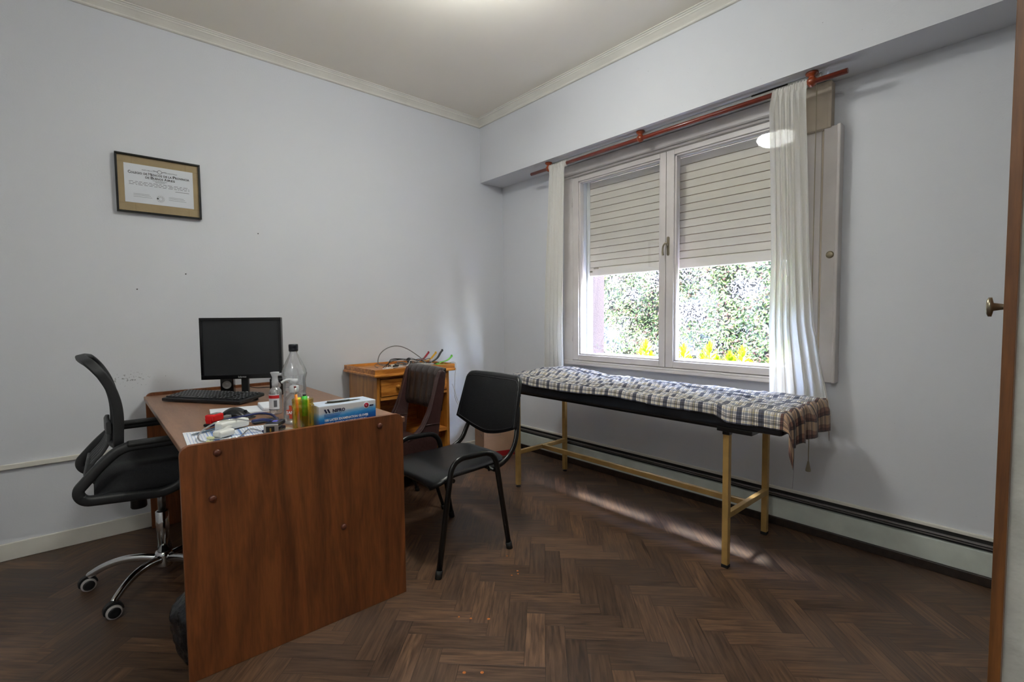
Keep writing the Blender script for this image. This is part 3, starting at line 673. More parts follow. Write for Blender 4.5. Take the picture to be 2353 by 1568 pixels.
def caps(s, x0, x1, z, hi, lo):
    """small-caps line: words start with a taller letter"""
    tmp = []; x = 0.0
    for wd in s.split(' '):
        small = wd in ('DE', 'LA')
        tmp.append((wd, small))
    total = 0; segs = []
    for wd, small in tmp:
        if small: segs.append((wd, lo)); 
        else: segs.append((wd[0], hi)); segs.append((wd[1:], lo))
        segs.append((' ', lo))
    adv = sum(len(a)*b*(0.36 if a == ' ' else 0.72) for a, b in segs[:-1]); k = (x1-x0)/adv; x = x0
    for a, b in segs[:-1]:
        wd_ = len(a)*b*(0.36 if a == ' ' else 0.72)*k
        if a != ' ': text_bm(b_, a, b*1.3, TM(x, z), bold=0.0 if a == 'M' else 0.0003, fit=wd_*0.97)
        x += wd_
caps('Colegio DE Medicos DE LA Provincia'.upper().replace('COLEGIO', 'COLEGIO'), -2.727, -2.440, 2.0120, 0.0165, 0.0120)
caps('DE BUENOS AIRES', -2.650, -2.512, 1.9930, 0.0165, 0.0120)
part('title', b_, INK, pp)
b_ = BM()
text_bm(b_, 'REPUBLICA', 0.007, TM(-2.664, 2.0360), fit=0.058); text_bm(b_, 'ARGENTINA', 0.007, TM(-2.560, 2.0360), fit=0.060)
lathe(b_, [(0.0085, 0), (0.0105, 0), (0.0105, 0.0006), (0.0085, 0.0006)], c=(-2.583, -0.0178, 2.0385), axis='Y', seg=20, M=Matrix.Diagonal((1, -1, 1)), cap=False)
text_bm(b_, 'TITULO DE ESPECIALISTA', 0.0062, TM(-2.617, 1.9835), fit=0.068); text_bm(b_, 'CERTIFICACION', 0.0056, TM(-2.606, 1.9765), fit=0.045)
for r, zz in enumerate((1.968, 1.960, 1.952)):
    x = -2.724; rr_ = random.Random(r)
    while x < -2.445:
        wd = 0.006+rr_.random()*0.016; box(b_, x, min(x+wd, -2.443), -0.0182, -0.0176, zz, zz+0.0022); x += wd+0.004+rr_.random()*0.005
box(b_, -2.512, -2.445, -0.0182, -0.0176, 1.938, 1.9402)
for x0 in (-2.706, -2.545):
    for k, zz in enumerate((1.902, 1.895, 1.886)): box(b_, x0, x0+0.072+0.006*k, -0.0182, -0.0176, zz, zz+0.0012)
for k in range(10):
    a = 2*PI*k/10; lathe(b_, [(0.0046, 0), (0.0052, 0), (0.0052, 0.0005), (0.0046, 0.0005)], c=(-2.583+0.0135*math.cos(a), -0.0178, 1.888+0.0135*math.sin(a)), axis='Y', seg=12, M=Matrix.Diagonal((1, -1, 1)), cap=False)
part('small_print', b_, INKG, pp)
b_ = BM(); lathe(b_, [(0.0, 0.0006), (0.0045, 0.0006), (0.0045, 0)], c=(-2.5965, -0.0178, 1.889), axis='Y', seg=14, M=Matrix.Diagonal((1, -1, 1))); 
part('seal_mark', b_, INKG, pp)
for s_ in (-1, 1):
    b_ = BM(); prism(b_, [(0.020, 0.004), (0.045, 0.010), (0.062, 0.0105), (0.045, 0.006), (0.020, -0.002)], lambda u, v, d, s=s_: Vector((-2.583+s*u*0.55, -0.0182-d, 2.0375+v*0.6)), 0, 0.0002); part('banner_mark', b_, INKG, pp)
b_ = BM(); box(b_, -2.771, -2.397, -0.0225, -0.0215, 1.807, 2.103); part('glazing', b_, glassy('picture_glass', gloss=0.02), fr)

# small marks on the left wall
for (x, z, lb) in ((-2.477, 1.467, 'tiny dark nail hole in the left wall above the monitor'), (-2.71, 1.37, 'tiny dark nail hole in the left wall, the lowest and leftmost'), (-2.076, 1.747, 'tiny nail in the left wall right of the certificate')):
    b_ = BM(); lathe(b_, [(0.0, -0.004), (0.0035, -0.003), (0.0035, 0.0)], c=(x, 0, z), axis='Y', seg=10); single('nail', lb, 'nail', b_, mat('dark_nail', (60, 60, 60), 0.6), (x, 0, z))

# ================================================================== DESK
TOPZ = 0.765
dk = thing('desk', 'brown walnut laminate desk with high side panels and rounded corners', 'desk', (-2.31, -0.82, 0))
def side_panel(y0, y1, x0, x1, z1):
    bm = BM(); prism(bm, [(x0, 0.0), (x1, 0.0)]+[p for p in rrect(x0, x1, 0, z1, 0.03)[6:18]], lambda u, v, d: Vector((u, d, v)), y0, y1, bev=0.002); return bm
part('side_panel', side_panel(-1.60, -1.578, -2.722, -1.928, 0.788), DESKW, dk)
part('side_panel', side_panel(-0.055, -0.033, -2.70, -1.93, 0.782), DESKW, dk)
b_ = BM(); box(b_, -2.708, -1.905, -1.578, -0.055, TOPZ-0.022, TOPZ, bev=0.002); part('desktop', b_, DESKT, dk)
b_ = BM(); box(b_, -2.02, -2.00, -1.578, -0.055, 0.30, TOPZ-0.022); part('modesty_panel', b_, DESKW, dk)
b_ = BM(); box(b_, -2.695, -2.25, -1.578, -1.50, 0.40, TOPZ-0.022, bev=0.002); inn = part('drawer_runner_board', b_, DESKW, dk)
b_ = BM(); box(b_, -2.697, -2.694, -1.503, -1.499, 0.40, TOPZ-0.022); part('edge_strip', b_, mat('yellowed_edging', (205, 180, 120), 0.6), inn, 'yellowed pale edging strip')
for (x, z) in ((-2.617, 0.752), (-2.034, 0.750), (-2.636, 0.600), (-2.197, 0.372)):
    b_ = BM(); lathe(b_, [(0.0, -0.010), (0.006, -0.0095), (0.0105, -0.006), (0.012, 0.0)], c=(x, -1.600, z), axis='Y', seg=16); part('bolt_cap', b_, mat('brown_plastic_cap', (86, 44, 30), 0.3), dk)

# ================================================================== OFFICE CHAIR
oc = thing('office_chair', 'black mesh office chair on chrome star base pushed under the desk', 'chair', (-2.705, -0.745, 0))
CXo, CYo = -2.705, -0.745
b_ = BM(); lathe(b_, [(0.0, 0.062), (0.030, 0.062), (0.034, 0.07), (0.036, 0.115), (0.033, 0.132), (0.029, 0.134), (0.0, 0.134)], c=(CXo, CYo, 0), seg=28); hub = part('base_hub', b_, CHR, oc)
for k in range(5):
    a = rad(157+72*k); d = Vector((math.cos(a), math.sin(a), 0)); o0 = Vector((CXo, CYo, 0))
    pts = cat([o0+d*0.025+Vector((0, 0, .100)), o0+d*0.09+Vector((0, 0, .112)), o0+d*0.16+Vector((0, 0, .113)), o0+d*0.225+Vector((0, 0, .096)), o0+d*0.275+Vector((0, 0, .070)), o0+d*0.288+Vector((0, 0, .060))])
    b_ = BM(); tube(b_, pts, [0.016-0.005*i/len(pts) for i in range(len(pts))], seg=12, flat=1.25); part('base_leg', b_, CHR, oc)
    cc = o0+d*0.292; th = a+rad(-35)+k*0.5 if k > 1 else rad(205) ; ax = Vector((math.sin(rad(8)), -1, 0)).normalized() if k < 2 else Vector((math.cos(th), math.sin(th), 0))
    side = ax.normalized(); fwd = Vector((0, 0, 1)).cross(side).normalized(); cc = cc-fwd*0.0
    Mx = Matrix((fwd, Vector((0, 0, 1)), side)).transposed()
    b_ = BM(); tube(b_, [cc+Vector((0, 0, .068)), cc+Vector((0, 0, .040))], 0.006, seg=8)
    # hood over the twin wheels
    def hd_(u, v, dd): return cc+Mx@Vector((u, v, dd))
    hood = [(0.034*math.cos(t), 0.030+0.034*math.sin(t)) for t in [PI*j/14*1.05 for j in range(15)]]+[(-0.028, 0.018), (0.0, 0.036), (0.024, 0.028)]
    prism(b_, hood, hd_, -0.012, 0.012)
    cs = part('caster', b_, BLK, oc)
    for s in (-1, 1):
        b_ = BM(); lathe(b_, [(0.0, 0), (0.0255, 0), (0.0275, 0.002), (0.0275, 0.010), (0.0255, 0.013), (0.021, 0.0135)], c=cc+Vector((0, 0, 0.0275))+side*(0.0125*s), seg=24, M=Mx@Matrix.Diagonal((1, 1, s)), cap=False)
        wh = part('wheel', b_, mat('pale_tyre', (178, 172, 170), 0.5), cs, 'pale grey rimmed wheel')
        b2 = BM(); lathe(b2, [(0.0215, 0.0125), (0.021, 0.0145), (0.012, 0.015), (0.0, 0.0135)], c=cc+Vector((0, 0, 0.0275))+side*(0.0125*s), seg=24, M=Mx@Matrix.Diagonal((1, 1, s)))
        b2.verts.ensure_lookup_table()
        me2 = link('wheel_cap', b2, BLK, worldm(oc)); me2.parent = cs
b_ = BM(); lathe(b_, [(0.0, 0.13), (0.026, 0.13), (0.026, 0.318), (0.022, 0.322), (0.0, 0.322)], c=(CXo, CYo, 0), seg=28); part('gas_lift', b_, CHR, oc)
b_ = BM(); lathe(b_, [(0.0155, 0.32), (0.0155, 0.42)], c=(CXo, CYo, 0), seg=20); part('piston', b_, STEEL, oc)
b_ = BM(); box(b_, -2.86, -2.58, -0.81, -0.68, 0.415, 0.478, bev=0.012); tube(b_, [(-2.62, -0.74, 0.44), (-2.60, -0.95, 0.435), (-2.60, -0.99, 0.44)], 0.006); part('tilt_mechanism', b_, BLK, oc)
b_ = BM(); lathe(b_, [(0.0, -0.035), (0.027, -0.035), (0.030, -0.03), (0.028, 0.02), (0.025, 0.05)], c=(-2.79, -0.80, 0.41), seg=20); part('tension_knob', b_, BLK, oc)
# seat: domed bucket cushion
b_ = BM()
def seat_top(u, v):
    x = -2.935+0.475*u; y = -0.985+0.48*v
    e = max(0, 1-((abs(u-.5)*2)**5+(abs(v-.5)*2)**5)); zz = 0.515+0.075*e**0.5-0.020*math.exp(-((v-.5)/.25)**2)*e+0.022*(1-u)**2*e
    return Vector((x, y, zz))
grid(b_, 28, 28, seat_top, thick=lambda u, v: Vector((0.012*(0.5-u), 0.02*(0.5-v)*2, -0.040-0.07*max(0, 1-((abs(u-.5)*2)**4+(abs(v-.5)*2)**4)))))
part('seat', b_, mat('black_seat_fabric', (24, 25, 28), 0.9, var=0.2, vs=120, bump=0.3, bs=300), oc)
# backrest: curved mesh panel and frame seen in profile
prof = [(-2.862, 0.690), (-2.860, 0.745), (-2.858, 0.80), (-2.862, 0.86), (-2.876, 0.92), (-2.897, 0.97), (-2.922, 1.015), (-2.942, 1.045)]
pc_ = cat([Vector((x, 0, z)) for x, z in prof], 5)
def bk(u, v, off=0.0):
    s = v*(len(pc_)-1); i = min(int(s), len(pc_)-2); p = pc_[i].lerp(pc_[i+1], s-i); hw = 0.215*(1-0.10*(1-v)**2-0.16*max(0, v-0.8)/0.2)
    yy = (u-.5)*2
    return Vector((p.x+0.022*yy*yy-0.012+off, -0.75+hw*yy, p.z-0.012*max(0, v-0.75)*4*yy*yy))
b_ = BM(); grid(b_, 20, 36, lambda u, v: bk(0.04+0.92*u, 0.03+0.94*v), thick=lambda u, v: Vector((0.006, 0, 0)))
part('backrest_mesh', b_, mat('black_mesh_fabric', (26, 28, 31), 0.85, var=0.2, vs=200, bump=0.4, bs=400), oc)
b_ = BM(); loop = [bk(u/12, 0) for u in range(13)]+[bk(1, v/24) for v in range(1, 24)]+[bk(1-u/12, 1) for u in range(13)]+[bk(0, 1-v/24) for v in range(1, 24)]
strap(b_, loop, 0.034, 0.020, closed=True, side=(1, 0, 0.25)); part('backrest_frame', b_, mat('matt_black_plastic', (30, 31, 33), 0.55, var=0.1, vs=30), oc)
# slotted support bracket behind the back
GB = mat('grey_black_plastic', (66, 67, 68), 0.5, var=0.08, vs=20)
b_ = BM()
for yy in (-0.10, -0.05, 0.0, 0.05, 0.10):
    strap(b_, cat([(-2.878, -0.75+yy*0.9, 0.765), (-2.880, -0.75+yy, 0.70), (-2.900, -0.75+yy, 0.655), (-2.935, -0.75+yy, 0.612), (-2.948, -0.75+yy, 0.575), (-2.925, -0.75+yy*.8, 0.520), (-2.87, -0.75+yy*.5, 0.470), (-2.80, -0.75+yy*.4, 0.455)]), 0.018, 0.014)
strap(b_, cat([(-2.878, -0.86, 0.75), (-2.884, -0.75, 0.755), (-2.878, -0.64, 0.75)]), 0.05, 0.016, side=(0, 0, 1))
strap(b_, [(-2.950, -0.86, 0.580), (-2.954, -0.75, 0.580), (-2.950, -0.64, 0.580)], 0.07, 0.014, side=(0.2, 0, 1))
part('back_support', b_, GB, oc, 'dark grey slotted back support bracket')
for yy in (-1.005, -0.495):
    b_ = BM()
    lp = fillet([(-2.47, yy, 0.690), (-2.845, yy, 0.693), (-2.905, yy, 0.640), (-2.985, yy, 0.545), (-2.965, yy, 0.505), (-2.70, yy+(0.03 if yy < -.75 else -0.03), 0.470), (-2.62, yy, 0.53), (-2.50, yy, 0.60)], 0.05, closed=True)
    strap(b_, lp, 0.044, 0.036, closed=True); ar = part('armrest', b_, MATS['matt_black_plastic'], oc)
    b_ = BM(); box(b_, -2.83, -2.49, yy-0.026, yy+0.026, 0.692, 0.712, bev=0.008); part('arm_pad', b_, MATS['black_rubber'], ar)

# ================================================================== VISITOR CHAIR (black)
vc = thing('visitor_chair', 'black plastic stacking chair facing the desk beside its near panel', 'chair', (-1.54, -1.34, 0))
for (yf, yt) in ((-1.605, -1.585), (-1.078, -1.062)):
    b_ = BM()
    fp = fillet([(-1.768, yf, 0.0), (-1.668, yt, 0.525), (-1.412, yt, 0.520), (-1.336, yf, 0.0)], 0.075, 8)
    tube(b_, fp, 0.0115, seg=12, flat=1.25); fl = part('leg_frame', b_, BLKM, vc)
    for (xx, yy) in ((-1.768, yf), (-1.336, yf)):
        b_ = BM(); s = 1 if xx < -1.5 else -1
        tube(b_, [(xx-0.001*s, yy, 0.0), (xx+0.007*s, yy, 0.036)], 0.0165, seg=14); part('rubber_foot', b_, RUB, fl)
b_ = BM()
tube(b_, [(-1.66, -1.582, 0.422), (-1.66, -1.065, 0.422)], 0.010); tube(b_, [(-1.41, -1.582, 0.422), (-1.41, -1.065, 0.422)], 0.010)
part('cross_bar', b_, BLKM, vc)
for y_, s in ((-1.545, -1), (-1.095, 1)):
    b_ = BM(); tube(b_, cat([(-1.42, y_, 0.422), (-1.345, y_, 0.426), (-1.272, y_-0.002*s, 0.466), (-1.228, y_-0.004*s, 0.54), (-1.190, y_-0.030*s, 0.64), (-1.172, y_-0.05*s, 0.70)]), 0.0105, seg=12, flat=1.35); part('back_upright', b_, BLKM, vc)
def vseat(u, v):   # u: back->front, v: across
    x = -1.285-0.455*u; half = 0.232*(1-0.10*(1-u)); half *= (1-0.22*max(0, (u-0.86)/0.14)**2)*(1-0.15*max(0, (0.10-u)/0.10)**2)
    yy = (v-.5)*2; z_ = 0.452-0.010*(1-yy*yy)*math.sin(u*PI)+0.010*(1-u)**3-0.050*max(0, (u-0.72)/0.28)**2
    return Vector((x, -1.318+half*yy, z_-0.012*yy**6))
b_ = BM(); grid(b_, 24, 20, vseat, thick=lambda u, v: Vector((0, 0, -0.016)))
BPS = mat('black_seat_plastic', (19, 20, 22), 0.33, var=0.2, vs=40, bump=0.12, bs=250)
part('seat', b_, BPS, vc)
def vback(u, v):   # u across (0 far .. 1 near), v up
    yy = (u-.5)*2; yy = math.copysign(1-(1-abs(yy))**1.5, yy) if abs(yy) > 0 else 0.0
    hw = 0.264-0.022*v; ec = max(0, (abs(yy)-0.80)/0.20)
    top = 0.868-0.058*(1-math.sqrt(max(0, 1-ec*ec))); bot = 0.527+0.066*abs(yy)**1.6
    z_ = bot+(top-bot)*v
    return Vector((-1.262+0.080*(z_-0.53)/0.34+0.030*(1-yy*yy), -1.276-hw*yy-0.008*v, z_))
b_ = BM(); grid(b_, 40, 20, vback, thick=lambda u, v: Vector((0.026, 0, 0)))
bk_ = part('backrest', b_, BPS, vc)
b_ = BM(); lp = [vback(0.07+0.86*u/16, 0.05) for u in range(17)]+[vback(0.93, 0.05+0.86*v/12) for v in range(1, 12)]+[vback(0.93-0.86*u/16, 0.92) for u in range(17)]+[vback(0.07, 0.92-0.87*v/12) for v in range(1, 12)]
tube(b_, [p+Vector((0.001, 0, 0)) for p in lp], 0.0035, seg=6, closed=True); part('backrest_rib', b_, BLK, bk_)

# ================================================================== BROWN VINYL CHAIR
br = thing('vinyl_chair', 'old brown vinyl chair with ribbed back in front of the pine cabinet', 'chair', (-1.5, -0.76, 0))
VIN = mat('brown_vinyl', (62, 40, 38), 0.38, var=0.25, vs=9, bump=0.25, bs=60)
VINB = mat('dark_ribbed_vinyl', (46, 36, 32), 0.33, var=0.3, vs=7, bump=0.15, bs=60)
wing = [(-1.300, 0.862), (-1.308, 0.79), (-1.330, 0.68), (-1.348, 0.57), (-1.362, 0.46), (-1.37, 0.385), (-1.70, 0.385), (-1.735, 0.42), (-1.70, 0.455), (-1.56, 0.480), (-1.49, 0.512), (-1.452, 0.550), (-1.412, 0.625), (-1.382, 0.717), (-1.356, 0.810), (-1.338, 0.864), (-1.320, 0.874)]
for (y0, y1) in ((-0.985, -0.945), (-0.592, -0.556)):
    b_ = BM(); prism(b_, wing, lambda u, v, d: Vector((u, d, v)), y0, y1, bev=0.008); wg = part('side_wing', b_, VIN, br)
    b_ = BM(); yy = y0-0.001; tube(b_, cat([(-1.342, yy, 0.862), (-1.386, yy, 0.717), (-1.416, yy, 0.625), (-1.456, yy, 0.552), (-1.493, yy, 0.514), (-1.57, yy, 0.480)]), 0.004, seg=6)
    tube(b_, [(-1.352, yy, 0.555), (-1.452, yy, 0.556)], 0.003, seg=6); part('piping', b_, VIN, wg)
def rib(u, v):
    y = -0.972+0.422*u; z_ = 0.625+0.258*v; ch = abs(math.sin(u*6*PI)); edge = min(1, min(v, 1-v)*8)
    sd = min(1, min(u, 1-u)*14)**0.5; return Vector((-1.346+0.036*v-0.020*edge**0.5*sd-0.006*ch**0.5*edge, y, z_+0.006*math.cos((u-.5)*PI)))
b_ = BM(); grid(b_, 72, 22, rib, thick=lambda u, v: Vector((0.022, 0, 0))); part('backrest', b_, VINB, br)
b_ = BM()
def vs_(u, v):
    x = -1.37-0.38*u; y = -0.955+0.37*v; e = max(0, 1-((abs(u-.5)*2)**6+(abs(v-.5)*2)**6)); return Vector((x, y, 0.42+0.045*e**.5))
grid(b_, 20, 20, vs_, thick=lambda u, v: Vector((0, 0, -0.05))); part('seat', b_, VIN, br)
b_ = BM(); box(b_, -1.70, -1.38, -0.92, -0.59, 0.34, 0.372, bev=0.005); part('seat_frame', b_, BLKM, br)
for (tx, ty, fx, fy) in ((-1.40, -0.90, -1.305, -0.949), (-1.40, -0.61, -1.266, -0.558), (-1.66, -0.90, -1.745, -0.955), (-1.66, -0.61, -1.745, -0.555)):
    b_ = BM(); tube(b_, [(tx, ty, 0.36), (fx, fy, 0.0)], [0.013, 0.010], seg=12); lg = part('leg', b_, BLKM, br)
    b_ = BM(); d = (Vector((tx, ty, 0.36))-Vector((fx, fy, 0)))*0.08; tube(b_, [Vector((fx, fy, 0)), Vector((fx, fy, 0))+d], 0.0145, seg=12); part('rubber_foot', b_, RUB, lg)

# ================================================================== PINE CABINET
cb = thing('pine_cabinet', 'varnished pine side cabinet with one drawer and open shelves against the left wall', 'cabinet', (-1.235, -0.28, 0))
bx0, bx1, by0, by1 = -1.52, -0.955, -0.50, -0.05
b_ = BM(); box(b_, bx0, bx0+0.022, by0, by1, 0.0, 0.808, bev=0.002); part('side_panel', b_, PINEV, cb)
b_ = BM(); box(b_, bx1-0.022, bx1, by0, by1, 0.0, 0.808, bev=0.002); part('side_panel', b_, PINEV, cb)
b_ = BM(); box(b_, bx0+0.022, bx1-0.022, by1-0.012, by1, 0.02, 0.808); part('back_panel', b_, PINE, cb)
b_ = BM(); box(b_, bx0+0.022, bx1-0.022, by0+0.005, by1-0.012, 0.10, 0.118); part('shelf', b_, PINE, cb)
b_ = BM(); box(b_, bx0+0.022, bx1-0.022, by0+0.005, by1-0.012, 0.365, 0.387); part('shelf', b_, PINE, cb)
b_ = BM(); box(b_, bx0+0.022, bx1-0.022, by0-0.004, by1-0.012, 0.645, 0.668, bev=0.002); box(b_, bx0+0.022, bx1-0.022, by0-0.004, by0+0.02, 0.790, 0.808, bev=0.002); part('rail', b_, PINE, cb)
b_ = BM(); box(b_, bx0+0.026, bx1-0.026, by0-0.012, by0+0.008, 0.672, 0.786, bev=0.003); box(b_, bx0+0.04, bx1-0.04, by0+0.01, by1-0.03, 0.68, 0.77); dw = part('drawer', b_, PINE, cb)
for kx in (-1.380, -1.10):
    b_ = BM(); lathe(b_, [(0.0, -0.026), (0.008, -0.025), (0.013, -0.019), (0.012, -0.012), (0.007, -0.006), (0.008, 0.0)], c=(kx, by0-0.012, 0.733), axis='Y', seg=16); part('drawer_knob', b_, PINEV, dw)
b_ = BM()
tx0, tx1, ty0, ty1 = -1.552, -0.922, -0.540, -0.035
box(b_, tx0+0.012, tx1-0.012, ty0+0.012, ty1, 0.822, 0.838)
for (a, b, c, d) in ((tx0, tx1, ty0, ty0+0.020), (tx0, tx1, ty1-0.018, ty1), (tx0, tx0+0.020, ty0+.02, ty1-.018), (tx1-0.020, tx1, ty0+.02, ty1-.018)):
    box(b_, a+.004, b-.004, c+.003, d, 0.822, 0.856, bev=0.002)
part('tray_top', b_, PINE, cb)
b_ = BM(); box(b_, tx0-.004, tx1+.004, ty0-0.006, ty1, 0.806, 0.824, bev=0.006, seg=3); part('moulding', b_, PINE, cb)

# ================================================================== CARDBOARD BOX
cbx = thing('cardboard_box', 'brown cardboard box with red bottom stripe in the room corner', 'box', (-0.30, -0.20, 0), rad(-18))
R_ = rotz(rad(-18)); O_ = Vector((-0.474, -0.289, 0)); bw_, bd_ = 0.275, 0.235
def bp_(u, v, z_): return O_+R_@Vector((u, v, 0))+Vector((0, 0, z_))
def obox(bm, u0, u1, v0, v1, z0, z1, bev=0): 
    vs = box(bm, u0, u1, v0, v1, z0, z1, bev=bev)
    for v in vs: v.co = bp_(v.co.x, v.co.y, v.co.z)
b_ = BM(); obox(b_, 0, bw_, 0, bd_, 0, 0.335, 0.002); obox(b_, 0.0, bw_, 0.1, 0.102, 0.335, 0.3365); bxm = part('carton', b_, mat('carton_board', (168, 134, 108), 0.85, var=0.06, vs=12), cbx)
b_ = BM(); obox(b_, -0.0012, bw_+0.0012, -0.0012, bd_+0.0012, 0.006, 0.052); part('red_stripe', b_, mat('red_print', (150, 12, 22), 0.7, var=0.1), bxm)
b_ = BM()
for (u0, u1, z0, z1) in ((0.03, 0.15, 0.185, 0.186), (0.03, 0.15, 0.26, 0.261), (0.03, 0.0308, 0.185, 0.26), (0.149, 0.15, 0.185, 0.26)): obox(b_, u0, u1, -0.001, 0.0, z0, z1)
for (v0, v1, z0, z1) in ((0.03, 0.18, 0.160, 0.161), (0.03, 0.18, 0.24, 0.241), (0.03, 0.031, 0.16, 0.24), (0.179, 0.18, 0.16, 0.24), (0.05, 0.085, 0.175, 0.178), (0.05, 0.085, 0.183, 0.186), (0.05, 0.085, 0.191, 0.194), (0.10, 0.102, 0.175, 0.215)): obox(b_, -0.001, 0.0, v0, v1, z0, z1)
part('printed_marks', b_, INKG, bxm)

# ================================================================== EXAMINATION TABLE
et = thing('examination_table', 'long black padded examination table on gold painted steel legs below the window', 'examination table', (-0.45, -1.70, 0))
GOLD = mat('gold_painted_steel', (176, 142, 84), 0.38, metal=0.25, var=0.12, vs=16)
VBL = mat('black_padded_vinyl', (24, 28, 34), 0.42, var=0.2, vs=10, bump=0.1, bs=80)
lt_ = 0.0145
for (x, y) in ((-0.700, -0.968), (-0.208, -0.958), (-0.700, -2.436), (-0.205, -2.420)):
    b_ = BM(); box(b_, x-lt_, x+lt_, y-lt_, y+lt_, 0.014, 0.652, bev=0.0025); lg = part('leg', b_, GOLD, et)
    b_ = BM(); 
    if y > -1.5: lathe(b_, [(0.0, 0.0), (0.016, 0.0), (0.017, 0.004), (0.007, 0.007), (0.006, 0.012), (0.013, 0.015), (0.013, 0.02)], c=(x, y, 0), seg=16)
    else: box(b_, x-lt_-.001, x+lt_+.001, y-lt_-.001, y+lt_+.001, 0.0, 0.016, bev=0.002)
    part('leg_foot', b_, RUB, lg)
    b_ = BM(); box(b_, x-lt_-.002, x+lt_+.002, y-lt_-.002, y+lt_+.002, 0.636, 0.668, bev=0.002); part('leg_socket', b_, BLKM, lg)
for y in (-0.963, -2.428):
    b_ = BM(); box(b_, -0.69, -0.215, y-0.0125, y+0.0125, 0.228, 0.256, bev=0.002); part('stretcher', b_, GOLD, et)
b_ = BM(); box(b_, -0.4625, -0.4375, -2.418, -0.973, 0.226, 0.254, bev=0.002); part('stretcher', b_, GOLD, et)
b_ = BM()
for x in (-0.715, -0.222): box(b_, x-0.012, x+0.012, -2.52, -0.94, 0.664, 0.676, bev=0.002)
for y in (-0.95, -2.43): box(b_, -0.715, -0.20, y-0.012, y+0.012, 0.664, 0.675)
box(b_, -0.733, -0.222, -2.56, -2.40, 0.654, 0.676, bev=0.003); part('top_frame', b_, BLKM, et)
b_ = BM(); box(b_, -0.742, -0.218, -2.69, -0.90, 0.674, 0.776, bev=0.018, seg=4)
part('mattress', b_, VBL, et)
# plaid sheet
def plaid():
    mt, n, b = base('plaid_cotton')
    uv = n.nodes.new('ShaderNodeUVMap'); uv.uv_map = 'UVMap'; se = n.nodes.new('ShaderNodeSeparateXYZ'); n.links.new(uv.outputs[0], se.inputs[0])
    def stripes(sock, per, stops, ph):
        a = n.nodes.new('ShaderNodeMath'); a.operation = 'MULTIPLY_ADD'; a.inputs[1].default_value = 1/per; a.inputs[2].default_value = ph; n.links.new(sock, a.inputs[0])
        f = n.nodes.new('ShaderNodeMath'); f.operation = 'FRACT'; n.links.new(a.outputs[0], f.inputs[0])
        r = n.nodes.new('ShaderNodeValToRGB'); r.color_ramp.interpolation = 'CONSTANT'; el = r.color_ramp.elements
        while len(el) > 1: el.remove(el[-1])
        el[0].position = 0; el[0].color = lin(stops[0][1])
        for p, c in stops[1:]: e = el.new(p); e.color = lin(c)
        n.links.new(f.outputs[0], r.inputs[0]); return r.outputs[0]
    W_, G, Nv, Bl, Yw, Bk = (246, 243, 238), (164, 160, 160), (100, 102, 118), (184, 186, 194), (222, 210, 150), (50, 50, 56)
    su = stripes(se.outputs[0], 0.092, [(0, W_), (.06, G), (.10, W_), (.14, Nv), (.30, Bk), (.315, Nv), (.40, W_), (.47, G), (.51, W_), (.55, Bl), (.68, W_), (.74, Bk), (.76, W_), (.80, G), (.90, Yw), (.92, G)], 0.0)
    sv = stripes(se.outputs[1], 0.10, [(0, W_), (.08, Bl), (.16, W_), (.22, Nv), (.36, W_), (.40, Yw), (.42, W_), (.5, G), (.62, W_), (.66, Bk), (.68, W_), (.76, Bl), (.88, W_), (.93, Yw), (.95, W_)], 0.3)
    mu = n.nodes.new('ShaderNodeMixRGB'); mu.blend_type = 'MULTIPLY'; mu.inputs[0].default_value = 1; n.links.new(su, mu.inputs[1]); n.links.new(sv, mu.inputs[2])
    # brown band along the foot end
    mr = n.nodes.new('ShaderNodeMapRange'); mr.inputs[1].default_value = 1.755; mr.inputs[2].default_value = 1.765; n.links.new(se.outputs[0], mr.inputs[0])
    bs = stripes(se.outputs[0], 0.075, [(0, (190, 160, 135)), (.35, (150, 110, 95)), (.6, (110, 76, 70)), (.8, (70, 60, 62)), (.85, (190, 160, 135))], 0.2)
    mb = n.nodes.new('ShaderNodeMixRGB'); mb.blend_type = 'MULTIPLY'; mb.inputs[0].default_value = 1; n.links.new(bs, mb.inputs[1]); n.links.new(sv, mb.inputs[2])
    mx = n.nodes.new('ShaderNodeMixRGB'); n.links.new(mr.outputs[0], mx.inputs[0]); n.links.new(mu.outputs[0], mx.inputs[1]); n.links.new(mb.outputs[0], mx.inputs[2])
    n.links.new(mx.outputs[0], b.inputs['Base Color']); b.inputs['Roughness'].default_value = 0.85; b.inputs['Sheen Weight'].default_value = 0.2
    tc = n.nodes.new('ShaderNodeTexCoord'); nz = n.nodes.new('ShaderNodeTexNoise'); nz.inputs['Scale'].default_value = 20; nz.inputs['Detail'].default_value = 5; n.links.new(tc.outputs['Object'], nz.inputs[0])
    bp = n.nodes.new('ShaderNodeBump'); bp.inputs['Strength'].default_value = 0.6; bp.inputs['Distance'].default_value = 0.012; n.links.new(nz.outputs[0], bp.inputs['Height']); n.links.new(bp.outputs[0], b.inputs['Normal'])
    return mt
PL = plaid()
L0, L1_, XW = -0.925, -2.700, 0.586          # sheet spans y L0..L1 on top; near edge x=-0.75
xn, xb = -0.750, -0.210
